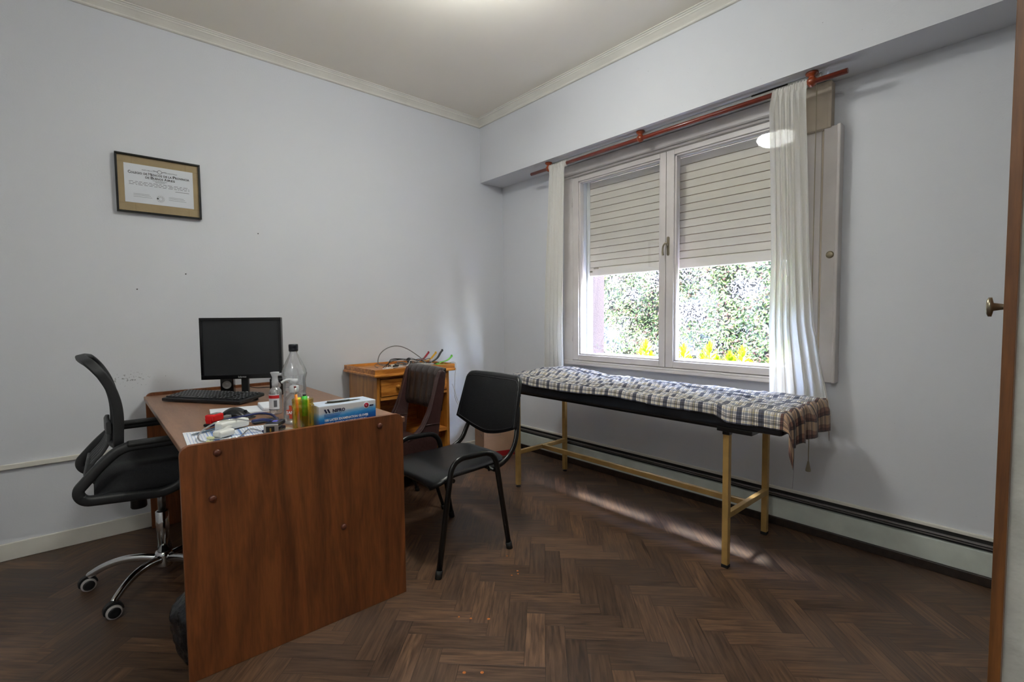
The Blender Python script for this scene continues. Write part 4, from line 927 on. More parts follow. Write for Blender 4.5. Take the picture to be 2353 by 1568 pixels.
def sheet(u, v):
    """u 0..1 along length (head->foot incl. overhang), v 0..1 across (near hang -> back hang)"""
    s = u*1.925; y = L0-s; du = max(0, -(y-L1_)); yy = max(y, L1_)
    # near hang length varies; deeper near the foot
    hang = 0.046+0.007*math.sin(s*5)+0.010*noise.noise(Vector((s*3, 0, 2)))+(0.022 if s > 1.47 else 0.0)*min(1, max(0, (s-1.47)/0.06))
    wt = hang+(xb-xn)+0.07; c = v*wt-hang          # c<0: hanging at near side
    top = 0.782+0.045*math.exp(-((s-0.22)/0.20)**2)*math.exp(-((c-0.30)/0.22)**2)+0.010*math.exp(-((s-0.12)/0.2)**2)
    dv = max(0, -c); dvb = max(0, c-(xb-xn)); cx = min(max(c, 0), xb-xn)
    # long folds running along the bed plus cross crinkles
    f1 = 0.0125*math.sin(cx*58+2.2*math.sin(s*2.3)+s*1.5)*min(1, cx*9)*min(1, (xb-xn-cx)*9+0.1)*(0.35+0.65*math.exp(-((s-0.75)/0.55)**2))
    f2 = 0.010*noise.noise(Vector((s*6, cx*20, 0)))+0.006*noise.noise(Vector((s*30, cx*30, 5)))
    R = 0.02
    z_ = top+f1+f2
    x_ = xn+cx
    if dv: x_ = xn-0.010*(1-math.exp(-dv*60))-0.006*math.sin(s*26+2*math.sin(s*7))*dv/0.07; z_ = top+f2*0.3-dv
    if dvb: x_ = xb+0.010*(1-math.exp(-dvb*60))+0.004*math.sin(s*20)*dvb/0.07; z_ = top+f2*0.3-dvb
    yo = yy
    if du:
        e = du
        ru = 0.016*math.sin(cx*46+1.5*math.sin(cx*9))*min(1, e/0.05)
        yo = yy-0.020*(1-math.exp(-e*40))-ru*0.8-0.10*e*0
        z_ -= e*(1.0)
        if dv:  # corner fold hangs down and outward
            yo -= 0.25*dv; x_ += 0.35*e*dv/0.08*0.4-0.01; z_ -= 0.1*e
        x_ += 0.10*e*(cx/(xb-xn))
    return Vector((x_, yo, z_))
b_ = BM(); grid(b_, 230, 110, sheet, thick=lambda u, v: Vector((0, 0, 0.0)) + Vector((0.0, 0.0, -0.0015)) if u < 0.9 else Vector((0, 0.0015, 0)), uvs=lambda u, v: (u*1.925, v*0.74))
sh_ = thing('plaid_sheet', 'rumpled blue grey and brown plaid sheet draped over the examination table', 'sheet', (-0.46, -1.8, 0.79))
part('sheet', b_, PL, sh_)
b_ = BM(); tube(b_, cat([(-0.748, -2.735, 0.66), (-0.752, -2.737, 0.60), (-0.748, -2.735, 0.53), (-0.75, -2.733, 0.47)]), 0.0008, seg=4); part('loose_thread', b_, INKG, sh_)

# ================================================================== WASTE BAG
b_ = BM()
def bag(u, v):
    a = u*2*PI; h = v; r = 0.118*(0.95+0.22*math.sin(min(1, h*1.25)*PI*0.75))*(1 if h < .7 else 1-0.9*(h-.7)/.3*0.55)
    r *= 1+0.10*noise.noise(Vector((math.cos(a)*2.2, math.sin(a)*2.2, h*4)))+0.05*noise.noise(Vector((math.cos(a)*7, math.sin(a)*7, h*9)))
    return Vector((-2.612+r*math.cos(a), -1.452+r*math.sin(a)*0.93, 0.003+0.27*h+0.01*noise.noise(Vector((math.cos(a)*3, math.sin(a)*3, 9)))*h))
grid(b_, 60, 40, bag)
bmesh.ops.remove_doubles(b_, verts=b_.verts[:], dist=0.0004)
es = [e for e in b_.edges if e.is_boundary]; bmesh.ops.holes_fill(b_, edges=es, sides=0)
single('waste_bag', 'crumpled black plastic rubbish bag on the floor under the desk', 'bag', b_, mat('black_bin_liner', (22, 24, 28), 0.28, var=0.2, vs=12, bump=0.8, bs=35), (-2.64, -1.43, 0))


# ================================================================== MONITOR
T = TOPZ
mn = thing('computer_monitor', 'black wide computer monitor switched off on the desk', 'monitor', (-2.27, -0.33, T))
# screen plane: slightly turned; left edge nearer
my = -0.42
A_ = Vector((-2.469, -0.33, 0)); B_ = Vector((-2.108, -0.54, 0)); ux = (B_-A_).normalized(); un = Vector((ux.y, -ux.x, 0)); Wm = (B_-A_).length
def mp_(u, z_, d): return A_+ux*u+Vector((0, 0, z_))+un*d
z0m, z1m = 0.862, 1.204
def mbox(bm, u0, u1, d0, d1, z0, z1, bev=0):
    vs = box(bm, u0, u1, d0, d1, z0, z1, bev=bev)
    for v in vs: v.co = mp_(v.co.x, v.co.z, v.co.y)
b_ = BM(); mbox(b_, 0, Wm, -0.035, -0.004, z0m, z1m, 0.004); mbox(b_, 0.08, Wm-.08, -0.055, -0.03, z0m+.06, z1m-.07, 0.006)
for (u0, u1, z0, z1) in ((0, Wm, z1m-0.016, z1m), (0, Wm, z0m, z0m+0.024), (0, 0.015, z0m+.024, z1m-.016), (Wm-0.015, Wm, z0m+.024, z1m-.016)): mbox(b_, u0, u1, -0.006, 0.004, z0, z1, 0.002)
part('housing', b_, mat('glossy_black_plastic', (14, 14, 16), 0.18, var=0.05), mn)
b_ = BM(); mbox(b_, 0.012, Wm-0.012, -0.004, -0.001, z0m+.02, z1m-.012); sc_ = part('screen', b_, mat('matt_dark_screen', (24, 26, 30), 0.5, var=0.05), mn)
b_ = BM(); text_bm(b_, 'Solarmax', 0.014, basis(mp_(Wm/2, z0m+0.007, 0.0046), ux, (0, 0, 1)), align='CENTER', fit=0.042); part('brand_lettering', b_, mat('silver_print', (190, 190, 190), 0.5), mn)
b_ = BM(); mbox(b_, Wm/2-0.018, Wm/2+0.018, -0.055, -0.030, T+0.012, z0m+0.02, 0.003)
part('stand_neck', b_, BLK, mn)
b_ = BM(); lathe(b_, [(0.0, 0.016), (0.05, 0.014), (0.095, 0.006), (0.10, 0.0), (0.0, 0.0)], c=mp_(Wm/2, T, -0.02), seg=36, M=Matrix.Diagonal((1.0, 0.8, 1))); part('stand_base', b_, BLK, mn)
b_ = BM(); mbox(b_, Wm/2+0.018, Wm/2+0.030, 0.015, 0.030, T+0.006, T+0.028, 0.002); part('stand_clip', b_, mat('grey_clip', (95, 95, 95), 0.4), mn)
# speakers
def speaker(x, y, rz, label):
    t = thing('desk_speaker', label, 'speaker', (x, y, T), rz, 'small speakers under the monitor'); b = BM(); R = rotz(rz); o0 = Vector((x, y, T))
    def sb(u0, u1, v0, v1, z0, z1, bev): 
        vs = box(b, u0, u1, v0, v1, z0, z1, bev=bev)
        for v in vs: v.co = o0+R@v.co
    sb(-0.033, 0.033, -0.03, 0.035, 0.0, 0.0955, 0.005); part('cabinet', b, MATS['glossy_black_plastic'], t)
    b = BM(); Mc = R
    lathe(b, [(0.0, -0.003), (0.010, -0.0022), (0.0185, 0.001), (0.0215, -0.004), (0.023, 0.0)], c=o0+R@Vector((0, -0.0305, 0.056)), axis='Y', seg=26, M=Mc); part('speaker_cone', b, mat('silver_cone', (178, 174, 170), 0.35, metal=0.5), t, 'silver round speaker cone')
    return t
speaker(-2.335, -0.29, rad(-20), 'small black speaker under the left half of the monitor')
speaker(-2.135, -0.52, rad(-20), 'small black speaker under the right end of the monitor')
# keyboard
kb = thing('keyboard', 'black full size keyboard lying in front of the monitor', 'keyboard', (-2.43, -0.40, T))
K0 = Vector((-2.652, -0.335, T)); K1 = Vector((-2.372, -0.755, T)); ku = (K1-K0); Lk = ku.length; ku.normalize(); kv = Vector((-ku.y, ku.x, 0))
if kv.x < 0 and False: kv = -kv
Dk = 0.165; tilt = rad(6)
def kp(u, v, h): return K0+ku*u+kv*v+Vector((0, 0, 0.004+v*math.tan(tilt)+h))
def kbox(bm, u0, u1, v0, v1, h0, h1, bev=0, taper=0):
    vs = box(bm, u0, u1, v0, v1, h0, h1, bev=bev)
    cu, cv = (u0+u1)/2, (v0+v1)/2
    for v in vs:
        p = v.co.copy()
        if taper and p.z > (h0+h1)/2: p.x = cu+(p.x-cu)*(1-taper); p.y = cv+(p.y-cv)*(1-taper)
        v.co = kp(p.x, p.y, p.z)
b_ = BM(); kbox(b_, 0, Lk, 0, Dk, 0, 0.016, 0.004); part('keyboard_case', b_, BLK, kb)
b_ = BM(); b2 = BM(); u_unit = (Lk-0.030)/22.5; rows = 6; rr_ = random.Random(4)
for r in range(rows):
    v0 = 0.014+r*(Dk-0.026)/rows; vd = (Dk-0.026)/rows-0.003; u = 0.012
    widths = [1]*15+[.4]+[1]*3+[.4]+[1]*4
    if r == 0: widths = [1.3, 1.2, 1.3, 5.8, 1.3, 1.2, 1.3, 1.3, .4, 1, 1, 1, .4, 2, 1, 1]
    for wd in widths:
        L = wd*u_unit
        if u+L > Lk-0.008: break
        if wd != .4:
            kbox(b_, u+0.001, u+L-0.0015, v0, v0+vd, 0.016, 0.0235, 0.0008, taper=0.12)
            if wd < 2: kbox(b2, u+0.005, u+0.0085, v0+vd*0.45, v0+vd*0.8, 0.0235, 0.0238)
        u += L
kc = part('keys', b_, mat('key_plastic', (26, 27, 30), 0.38, var=0.1), kb); kc['kind'] = 'stuff'
kl = part('key_legends', b2, mat('pale_legend', (180, 182, 186), 0.5), kb); kl['kind'] = 'stuff'
b_ = BM(); kbox(b_, 0.03, 0.06, Dk-0.02, Dk-0.012, -0.018, 0.0, 0); part('keyboard_foot', b_, BLK, kb); b_ = BM(); kbox(b_, Lk-0.06, Lk-0.03, Dk-0.02, Dk-0.012, -0.018, 0.0, 0); part('keyboard_foot', b_, BLK, kb)
# cable behind monitor
single('monitor_cable', 'thin black cable loop behind the monitor stand', 'cable', (lambda b: (tube(b, cat([(-2.27, -0.33, 0.90), (-2.22, -0.22, 0.80), (-2.16, -0.16, T+0.004), (-2.10, -0.20, T+0.004), (-2.02, -0.30, T+0.004), (-1.97, -0.25, T+0.004)]), 0.0025, seg=6), b)[1])(BM()), BLK, (-2.2, -0.25, T))

# ================================================================== DESK ITEMS
def oriented(loc, rz):
    M = Matrix.Translation(loc)@Matrix.Rotation(rz, 4, 'Z'); return M
def tbm(bm, M): bmesh.ops.transform(bm, matrix=M, verts=bm.verts[:]); return bm
# large clear bottle, black cap
def bottle(name, label, cat_, loc, prof, m_, group=None, sr=1.0, sz=1.0):
    prof = [(a*sr, b*sz) for a, b in prof]
    t = thing(name, label, cat_, loc, group=group); b = BM(); lathe(b, prof, c=loc, seg=36); part('bottle_body', b, m_, t); return t
PET = glassy('clear_pet', gloss=0.06, opac=0.06, tint=(0.95, 0.96, 0.97))
PETT = glassy('clear_pet_thick', gloss=0.12, opac=0.20, tint=(0.92, 0.93, 0.94))
lb = (-2.262, -1.262, T)
t = bottle('plastic_bottle', 'tall clear ribbed plastic bottle with black cap on the desk', 'bottle', lb,
    [(0.0, 0.001), (0.032, 0.001), (0.038, 0.008), (0.038, 0.03), (0.036, 0.035), (0.038, 0.04), (0.038, 0.055), (0.036, 0.060), (0.038, 0.065), (0.038, 0.080), (0.036, 0.085), (0.0375, 0.090), (0.037, 0.105), (0.0355, 0.11), (0.037, 0.115), (0.0375, 0.130), (0.0355, 0.150), (0.0365, 0.165), (0.040, 0.182), (0.0415, 0.190), (0.0395, 0.196), (0.039, 0.204), (0.033, 0.222), (0.025, 0.243), (0.017, 0.262), (0.0125, 0.274), (0.0125, 0.287)], PETT, sr=1.24, sz=1.03)
b_ = BM(); lathe(b_, [(p[0]*1.22, p[1]*1.03) for p in [(0.0, 0.312), (0.0145, 0.312), (0.0158, 0.308), (0.0158, 0.296), (0.0150, 0.294), (0.0158, 0.292), (0.0150, 0.282), (0.0, 0.282)]], c=lb, seg=28); part('cap', b_, mat('navy_black_cap', (18, 20, 30), 0.35), t)
# pump / spray bottle behind-left
sb_ = (-2.300, -1.110, T)
t = bottle('spray_bottle', 'clear spray bottle with red topped white label left of the tall bottle', 'bottle', sb_,
    [(0.0, 0.001), (0.024, 0.001), (0.027, 0.006), (0.027, 0.095), (0.025, 0.108), (0.018, 0.118), (0.012, 0.122), (0.012, 0.132)], PETT)
b_ = BM(); lathe(b_, [(0.014, 0.126), (0.014, 0.152), (0.012, 0.156), (0.012, 0.170), (0.019, 0.188), (0.018, 0.191), (0.0, 0.192)], c=sb_, seg=24)
tube(b_, [Vector(sb_)+Vector((0.0, 0, 0.178)), Vector(sb_)+Vector((0.03, -0.01, 0.180))], 0.006, seg=10); part('spray_head', b_, glassy('frosted_plastic', gloss=0.05, opac=0.5), t)
b_ = BM(); tube(b_, [Vector(sb_)+Vector((0, 0, 0.15)), Vector(sb_)+Vector((0.004, 0, 0.01))], 0.0025, seg=8); part('dip_tube', b_, WHITEP, t)
def arclabel(bm, c, r, z0, z1, a0, a1, n=16):
    vs = [[bm.verts.new((c[0]+r*math.cos(a0+(a1-a0)*i/n), c[1]+r*math.sin(a0+(a1-a0)*i/n), c[2]+z)) for i in range(n+1)] for z in (z0, z1)]
    for i in range(n): bm.faces.new((vs[0][i], vs[0][i+1], vs[1][i+1], vs[1][i]))
ad = math.atan2(-3.4469-sb_[1], -2.9195-sb_[0])
b_ = BM(); arclabel(b_, sb_, 0.0276, 0.022, 0.092, ad-1.5, ad+0.55); lab = part('label', b_, PAPER, t)
b_ = BM(); arclabel(b_, sb_, 0.0279, 0.074, 0.088, ad-1.5, ad+0.55); part('red_band', b_, mat('label_red', (200, 26, 30), 0.6), lab)
b_ = BM(); arclabel(b_, sb_, 0.0279, 0.022, 0.026, ad-1.5, ad+0.55); arclabel(b_, sb_, 0.0279, 0.036, 0.066, ad-0.3, ad+0.2); part('label_print', b_, INKG, lab)
# second clear bottle with pump and red cross label
sn = (-2.295, -1.365, T)
t = bottle('sanitizer_bottle', 'small clear pump bottle with an orange red cross label in front', 'bottle', sn,
    [(0.0, 0.001), (0.038, 0.001), (0.043, 0.006), (0.043, 0.075), (0.040, 0.095), (0.030, 0.112), (0.017, 0.124), (0.013, 0.128), (0.013, 0.134)], PET)
b_ = BM(); lathe(b_, [(0.014, 0.127), (0.019, 0.129), (0.019, 0.152), (0.016, 0.156), (0.008, 0.158), (0.008, 0.164), (0.015, 0.166), (0.015, 0.182), (0.0, 0.184)], c=sn, seg=24)
tube(b_, cat([Vector(sn)+Vector((0, 0, 0.178)), Vector(sn)+Vector((-0.025, 0.010, 0.180)), Vector(sn)+Vector((-0.045, 0.016, 0.170))]), 0.005, seg=8); part('pump_head', b_, glassy('milky_plastic', gloss=0.05, opac=0.62), t)
ad = math.atan2(-3.4469-sn[1], -2.9195-sn[0]); b_ = BM()
arclabel(b_, sn, 0.0436, 0.042, 0.062, ad-0.80, ad+0.05); arclabel(b_, sn, 0.0437, 0.026, 0.080, ad-0.52, ad-0.20); cr = part('cross_label', b_, mat('orange_red_label', (196, 70, 40), 0.6), t)
b_ = BM(); ad -= 0.36; tx_ = Vector((-math.sin(ad), math.cos(ad), 0)); text_bm(b_, 'SANI', 0.016, basis(Vector(sn)+Vector((math.cos(ad), math.sin(ad), 0))*0.0462+Vector((0, 0, 0.046))-tx_*0.017, tx_, (0, 0, 1)), bold=0.0006, fit=0.034); part('label_lettering', b_, PAPER, cr)
# amber jar with pens
jr = (-2.303, -1.492, T)
t = bottle('pen_jar', 'amber yellow plastic jar holding markers and a pencil', 'jar', jr,
    [(0.0, 0.003), (0.025, 0.001), (0.0265, 0.004), (0.0265, 0.060), (0.0285, 0.063), (0.026, 0.066), (0.0255, 0.072), (0.0268, 0.074), (0.0255, 0.077), (0.0268, 0.080), (0.0255, 0.083)], glassy('amber_plastic', tint=(0.93, 0.76, 0.22), gloss=0.06, opac=0.12, ocol=(200, 170, 40)), sr=1.48, sz=1.42)
J = Vector(jr)
def marker(name, label, cat_, p0, p1, r, m1, m2, split, tip=None):
    p0 = J+Vector(p0)*1.4; p1 = J+Vector(p1)*1.4; r *= 1.35; tt = thing(name, label, cat_, p0); b = BM(); mid = p0.lerp(p1, split)
    tube(b, [p0, mid], r*1.12, seg=12); part('marker_cap' if name == 'highlighter' else 'pencil_shaft', b, m1, tt)
    b = BM(); tube(b, [mid, p1], r, seg=12); part('barrel' if name == 'highlighter' else 'ferrule', b, m2, tt); return tt
GRN = mat('green_marker', (60, 190, 60), 0.4); GRND = mat('dark_olive_cap', (70, 70, 30), 0.5); YEL = mat('yellow_marker', (232, 224, 40), 0.4); YLD = mat('yellow_cap', (214, 196, 30), 0.4)
mk = marker('highlighter', 'green highlighter standing in the amber jar', 'marker', (0.002, -0.008, 0.006), (0.003, -0.006, 0.092), 0.0075, GRND, GRN, 0.35)
b_ = BM(); tube(b_, [J+Vector((0.003, -0.006, 0.092))*1.4, J+Vector((0.003, -0.006, 0.097))*1.4], 0.007, seg=10); part('end_plug', b_, BLK, mk)
marker('highlighter', 'yellow highlighter standing in the amber jar', 'marker', (-0.007, 0.008, 0.006), (-0.012, 0.004, 0.087), 0.0085, YLD, YEL, 0.3)
ORG = mat('orange_pencil', (220, 130, 30), 0.45)
pn = marker('pencil', 'orange pencil with worn eraser leaning in the amber jar', 'pencil', (-0.014, -0.010, 0.006), (-0.019, 0.0, 0.116), 0.0035, ORG, mat('pencil_ferrule', (210, 205, 200), 0.3, metal=0.4), 0.84)
b_ = BM(); tube(b_, [J+Vector((-0.019, 0.0, 0.116))*1.4, J+Vector((-0.0193, 0.0004, 0.121))*1.4], 0.0046, seg=10); part('eraser', b_, mat('dark_red_eraser', (110, 40, 35), 0.8), pn)
b_ = BM(); tube(b_, [J+Vector((0.012, -0.004, 0.006))*1.4, J+Vector((0.016, 0.004, 0.088))*1.4], 0.004, seg=8); single('pen', 'white tipped pen standing in the amber jar', 'pen', b_, WHITEP, J+Vector((0.012, -0.004, 0.006))*1.4)

# glove box
gx0, gx1, gy0, gy1, gz = -2.252, -2.008, -1.535, -1.44, 0.080
GB0 = Vector((-2.251, -1.520, T)); GB1 = Vector((-2.008, -1.512, T)); gu = (GB1-GB0).normalized(); gv = Vector((-gu.y, gu.x, 0)); Lg = (GB1-GB0).length
gb = thing('glove_box', 'blue and white box of latex examination gloves at the desk edge', 'box', (GB0+GB1)/2+gv*0.06)
def gp_(u, v, z_): return GB0+gu*u+gv*v+Vector((0, 0, z_))
def gbox(bm, u0, u1, v0, v1, z0, z1, bev=0):
    vs = box(bm, u0, u1, v0, v1, z0, z1, bev=bev)
    for v in vs: v.co = gp_(v.co.x, v.co.y, v.co.z)
def glove_mat():
    mt, n, b = base('glove_carton'); tc = n.nodes.new('ShaderNodeTexCoord'); se = n.nodes.new('ShaderNodeSeparateXYZ'); n.links.new(tc.outputs['Generated'], se.inputs[0])
    nz = n.nodes.new('ShaderNodeTexNoise'); nz.inputs['Scale'].default_value = 14; n.links.new(tc.outputs['Generated'], nz.inputs[0])
    ad_ = n.nodes.new('ShaderNodeMath'); ad_.operation = 'MULTIPLY_ADD'; ad_.inputs[1].default_value = 0.12; n.links.new(nz.outputs[0], ad_.inputs[0]); n.links.new(se.outputs[2], ad_.inputs[2])
    a2 = n.nodes.new('ShaderNodeMath'); a2.operation = 'MULTIPLY_ADD'; a2.inputs[1].default_value = -0.18; n.links.new(se.outputs[0], a2.inputs[0]); n.links.new(ad_.outputs[0], a2.inputs[2])
    rp = n.nodes.new('ShaderNodeValToRGB'); el = rp.color_ramp.elements; el[0].position = 0.0; el[0].color = lin((8, 70, 150)); el[1].position = 0.72; el[1].color = lin((214, 216, 220))
    for p, c in ((0.25, (10, 96, 176)), (0.45, (60, 150, 214)), (0.60, (150, 190, 220))): e = el.new(p); e.color = lin(c)
    n.links.new(a2.outputs[0], rp.inputs[0]); n.links.new(rp.outputs[0], b.inputs['Base Color']); b.inputs['Roughness'].default_value = 0.35
    return mt
b_ = BM(); gbox(b_, 0, Lg, 0, 0.120, 0, gz, 0.0012); gcart = part('carton', b_, glove_mat(), gb)
b_ = BM(); gbox(b_, 0.001, Lg-0.001, 0.001, 0.119, gz, gz+0.0006); tp = part('carton_top', b_, mat('carton_top_print', (196, 208, 226), 0.5, var=0.12, vs=18), gb)
b_ = BM(); pts = []
for k in range(28):
    a = 2*PI*k/28; pts.append((Lg*0.52+0.078*math.cos(a), 0.062+0.024*math.sin(a)*(1-0.25*math.cos(a))))
vs = [b_.verts.new(gp_(u, v, gz+0.0009)) for u, v in pts]; b_.faces.new(vs); part('opening', b_, mat('dark_opening', (60, 56, 44), 0.9), tp, 'dark oval dispensing slot')
gM = lambda u, z_: basis(gp_(u, -0.0006, z_), gu, (0, 0, 1))
NAVY = mat('navy_print', (18, 26, 70), 0.5); b_ = BM()
text_bm(b_, 'NIPRO', 0.018, gM(0.054, 0.052), bold=0.0006, fit=0.052)
for s, cx_ in ((0, 0.0265), (1, 0.0385)):   # the two slanted blades of the maker's mark
    prism(b_, [(cx_-0.007, 0.066), (cx_-0.001, 0.068), (cx_+0.007, 0.052), (cx_+0.001, 0.050)], lambda u, v, d: gp_(u, -d, v), 0.0, 0.0008)
part('brand_lettering', b_, NAVY, gcart)
b_ = BM(); text_bm(b_, '100 LATEX EXAMINATION GLOVES', 0.013, gM(0.020, 0.018), bold=0.0004, fit=0.185); part('product_lettering', b_, PAPER, gcart)
b_ = BM()
for k in range(3): box_ = gbox(b_, 0.02, 0.09-0.006*k, -0.0008, 0, 0.0445-0.0055*k, 0.0465-0.0055*k)
part('small_print', b_, mat('mid_blue_print', (40, 90, 170), 0.5), gcart)
b_ = BM(); text_bm(b_, 'STRONG  FLEXIBLE  MAXIMUM COMFORT', 0.007, gM(0.020, 0.0075), fit=0.18); part('strapline', b_, PAPER, gcart)
b_ = BM(); lathe(b_, [(0.0, 0.0012), (0.0105, 0.0012), (0.0105, 0.0)], c=gp_(0.200, 0, 0.062), axis='Y', seg=26, M=Matrix.Diagonal((1, -1, 1))); bd = part('badge', b_, mat('magenta_badge', (170, 24, 60), 0.4), gcart, 'magenta round badge')
b_ = BM(); lathe(b_, [(0.0105, 0.0014), (0.0135, 0.0014), (0.0135, 0.0), (0.0105, 0.0)], c=gp_(0.200, 0, 0.062), axis='Y', seg=26, M=Matrix.Diagonal((1, -1, 1)), cap=False); text_bm(b_, 'L', 0.010, basis(gp_(0.1975, -0.0016, 0.0588), gu, (0, 0, 1))); part('badge_ring', b_, PAPER, bd)
b_ = BM(); gbox(b_, 0.213, 0.232, -0.0012, 0, 0.056, 0.062, 0.0004); part('badge_tab', b_, NAVY, bd)
b_ = BM(); tube(b_, [gp_(0.06, 0.068, gz+0.005), gp_(0.15, 0.052, gz+0.0045)], 0.0035, seg=10); single('ballpoint_pen', 'silver grey pen lying on top of the glove box', 'pen', b_, STEEL, gp_(0.1, 0.06, gz))

# prescription pad and papers
def ruled(name, label, corners, nlines, m_, zt=T, extra=None, th=0.003):
    """corners: near-left, near-right, far-right, far-left on the desk"""
    c = [Vector((x, y, 0)) for x, y in corners]; ctr = sum(c, Vector())/4; t = thing(name, label, 'paper', (ctr.x, ctr.y, zt))
    b = BM(); lo = [b.verts.new(p+Vector((0, 0, zt+0.0004))) for p in c]; hi = [b.verts.new(p+Vector((0, 0, zt+th))) for p in c]
    b.faces.new(hi); b.faces.new(lo[::-1])
    for i in range(4): b.faces.new((lo[i], lo[(i+1) % 4], hi[(i+1) % 4], hi[i]))
    pg = part('sheet', b, PAPER, t)
    if nlines:
        b = BM()
        def P_(s, q): return c[0]*(1-s)*(1-q)+c[1]*s*(1-q)+c[2]*s*q+c[3]*(1-s)*q+Vector((0, 0, zt+th+0.0004))
        for k in range(nlines):
            s = 0.04+0.92*k/nlines; wl = 0.006 if k % 7 == 6 else 0.0022
            b.faces.new([b.verts.new(P_(a, q)) for a, q in ((s, 0.06), (s+wl*2, 0.06), (s+wl*2, 0.94), (s, 0.94))])
        if extra:
            for (s0, s1, q0, q1) in extra: b.faces.new([b.verts.new(P_(a, q)) for a, q in ((s0, q0), (s1, q0), (s1, q1), (s0, q1))])
        part('ruled_lines', b, m_, pg)
    return t
ruled('prescription_pad', 'blue ruled form sheets lying along the near edge of the desk', [(-2.690, -1.545), (-2.42, -1.550), (-2.40, -1.335), (-2.672, -1.262)], 26, mat('pale_blue_rule', (120, 150, 205), 0.7), extra=[(0.30, 0.36, 0.1, 0.9), (0.36, 0.98, 0.42, 0.46), (0.62, 0.65, 0.1, 0.9)])
ruled('prescription_pad', 'blue ruled form sheet poking out right of the pulse oximeter', [(-2.405, -1.552), (-2.315, -1.555), (-2.345, -1.44), (-2.42, -1.42)], 12, MATS['pale_blue_rule'])
t = ruled('folded_paper', 'long folded white paper behind the computer mouse', [(-2.535, -0.99), (-2.305, -1.03), (-2.275, -0.86), (-2.51, -0.80)], 0, INKG, th=0.006)
b_ = BM(); vs_c = box(b_, -2.325, -2.275, -1.03, -0.86, T+0.006, T+0.022, bev=0.004, rot=rotz(rad(-6))); part('rolled_end', b_, PAPER, t)

# mouse
ms = thing('computer_mouse', 'black computer mouse among the papers on the desk', 'mouse', (-2.43, -1.11, T))
b_ = BM(); Mm = oriented((-2.445, -1.09, T), rad(-38))@Matrix.Scale(1.25, 4)
def mouse(u, v):
    x = -0.056+0.112*u; w = 0.030*(1-0.35*abs(2*u-1)**2.2)*max(0, 1-abs(2*u-1)**8)**0.5+0.0005; a = PI*v; h = 0.036*math.sin(min(1, u*1.05+0.12)*PI)**0.7 if u < .99 else 0.004
    return Mm@Vector((x, -w*math.cos(a), 0.0015+max(0.003, h)*math.sin(a)**0.8))
grid(b_, 24, 16, mouse); part('mouse_shell', b_, mat('mouse_plastic', (30, 31, 33), 0.25, var=0.1), ms)
b_ = BM(); lathe(b_, [(0.006, -0.003), (0.008, -0.002), (0.008, 0.002), (0.006, 0.003)], c=Mm@Vector((0.022, 0, 0.022)), axis='Y', seg=16, M=rotz(rad(-38))); part('scroll_wheel', b_, RUB, ms)
# stapler
st = thing('stapler', 'small stapler with red head and black base', 'stapler', (-2.55, -1.13, T))
Ms = oriented((-2.575, -1.195, T), rad(40))
b_ = BM(); box(b_, -0.012, 0.115, -0.017, 0.017, 0.0005, 0.012, bev=0.004); part('stapler_base', tbm(b_, Ms), BLK, st)
b_ = BM(); box(b_, 0.0, 0.06, -0.020, 0.020, 0.016, 0.046, bev=0.006); box(b_, -0.004, 0.010, -0.012, 0.012, 0.006, 0.03, bev=0.003); part('red_head', tbm(b_, Ms), mat('glossy_red_plastic', (205, 18, 20), 0.25), st, 'glossy red head')
b_ = BM(); box(b_, 0.014, 0.056, -0.011, 0.011, 0.0455, 0.0475, bev=0.001); box(b_, 0.05, 0.112, -0.012, 0.012, 0.012, 0.026, bev=0.003); part('top_plate', tbm(b_, Ms), mat('grey_plate', (120, 120, 120), 0.4), st)
# stethoscope
sg = thing('stethoscope', 'navy blue stethoscope with steel ear tubes on the papers', 'stethoscope', (-2.45, -1.4, T))
NT = mat('navy_rubber_tube', (22, 34, 84), 0.4); H = T+0.008
b_ = BM(); tube(b_, cat([(-2.469, -1.416, T+.040), (-2.43, -1.425, T+.042), (-2.405, -1.462, T+.036), (-2.43, -1.495, T+.020), (-2.452, -1.500, T+.012)]), 0.0062, seg=8)
part('rubber_tube', b_, NT, sg, 'navy rubber tube')
b_ = BM(); tube(b_, cat([(-2.58, -1.246, T+.010), (-2.52, -1.225, T+.024), (-2.464, -1.262, T+.036), (-2.40, -1.242, T+.036), (-2.362, -1.278, T+.030), (-2.362, -1.350, T+.020), (-2.385, -1.41, T+.012)]), 0.0048, seg=8)
part('rubber_tube', b_, NT, sg, 'navy rubber tube')
b_ = BM(); tube(b_, cat([(-2.469, -1.416, T+.040), (-2.509, -1.345, T+.044), (-2.568, -1.335, T+.040), (-2.618, -1.383, T+.030), (-2.645, -1.435, T+.020), (-2.648, -1.480, T+.010), (-2.630, -1.510, T+.007)]), 0.0028, seg=8); part('ear_tube', b_, CHR, sg, 'bright steel ear tube')
b_ = BM(); tube(b_, cat([(-2.452, -1.500, T+.012), (-2.479, -1.425, T+.014), (-2.530, -1.505, T+.008), (-2.575, -1.500, T+.008), (-2.606, -1.474, T+.009)]), 0.0028, seg=8); part('ear_tube', b_, CHR, sg, 'bright steel ear tube')
for p, q in (((-2.606, -1.474, T+.010), (-2.622, -1.464, T+.012)), ((-2.630, -1.510, T+.008), (-2.618, -1.528, T+.008))):
    b_ = BM(); d = (Vector(q)-Vector(p)).normalized(); tube(b_, [Vector(p)-d*.004, Vector(p), Vector(q), Vector(q)+d*.003], [0.003, 0.006, 0.0058, 0.003], seg=12); part('ear_tip', b_, mat('cream_rubber', (206, 208, 160), 0.6), sg)
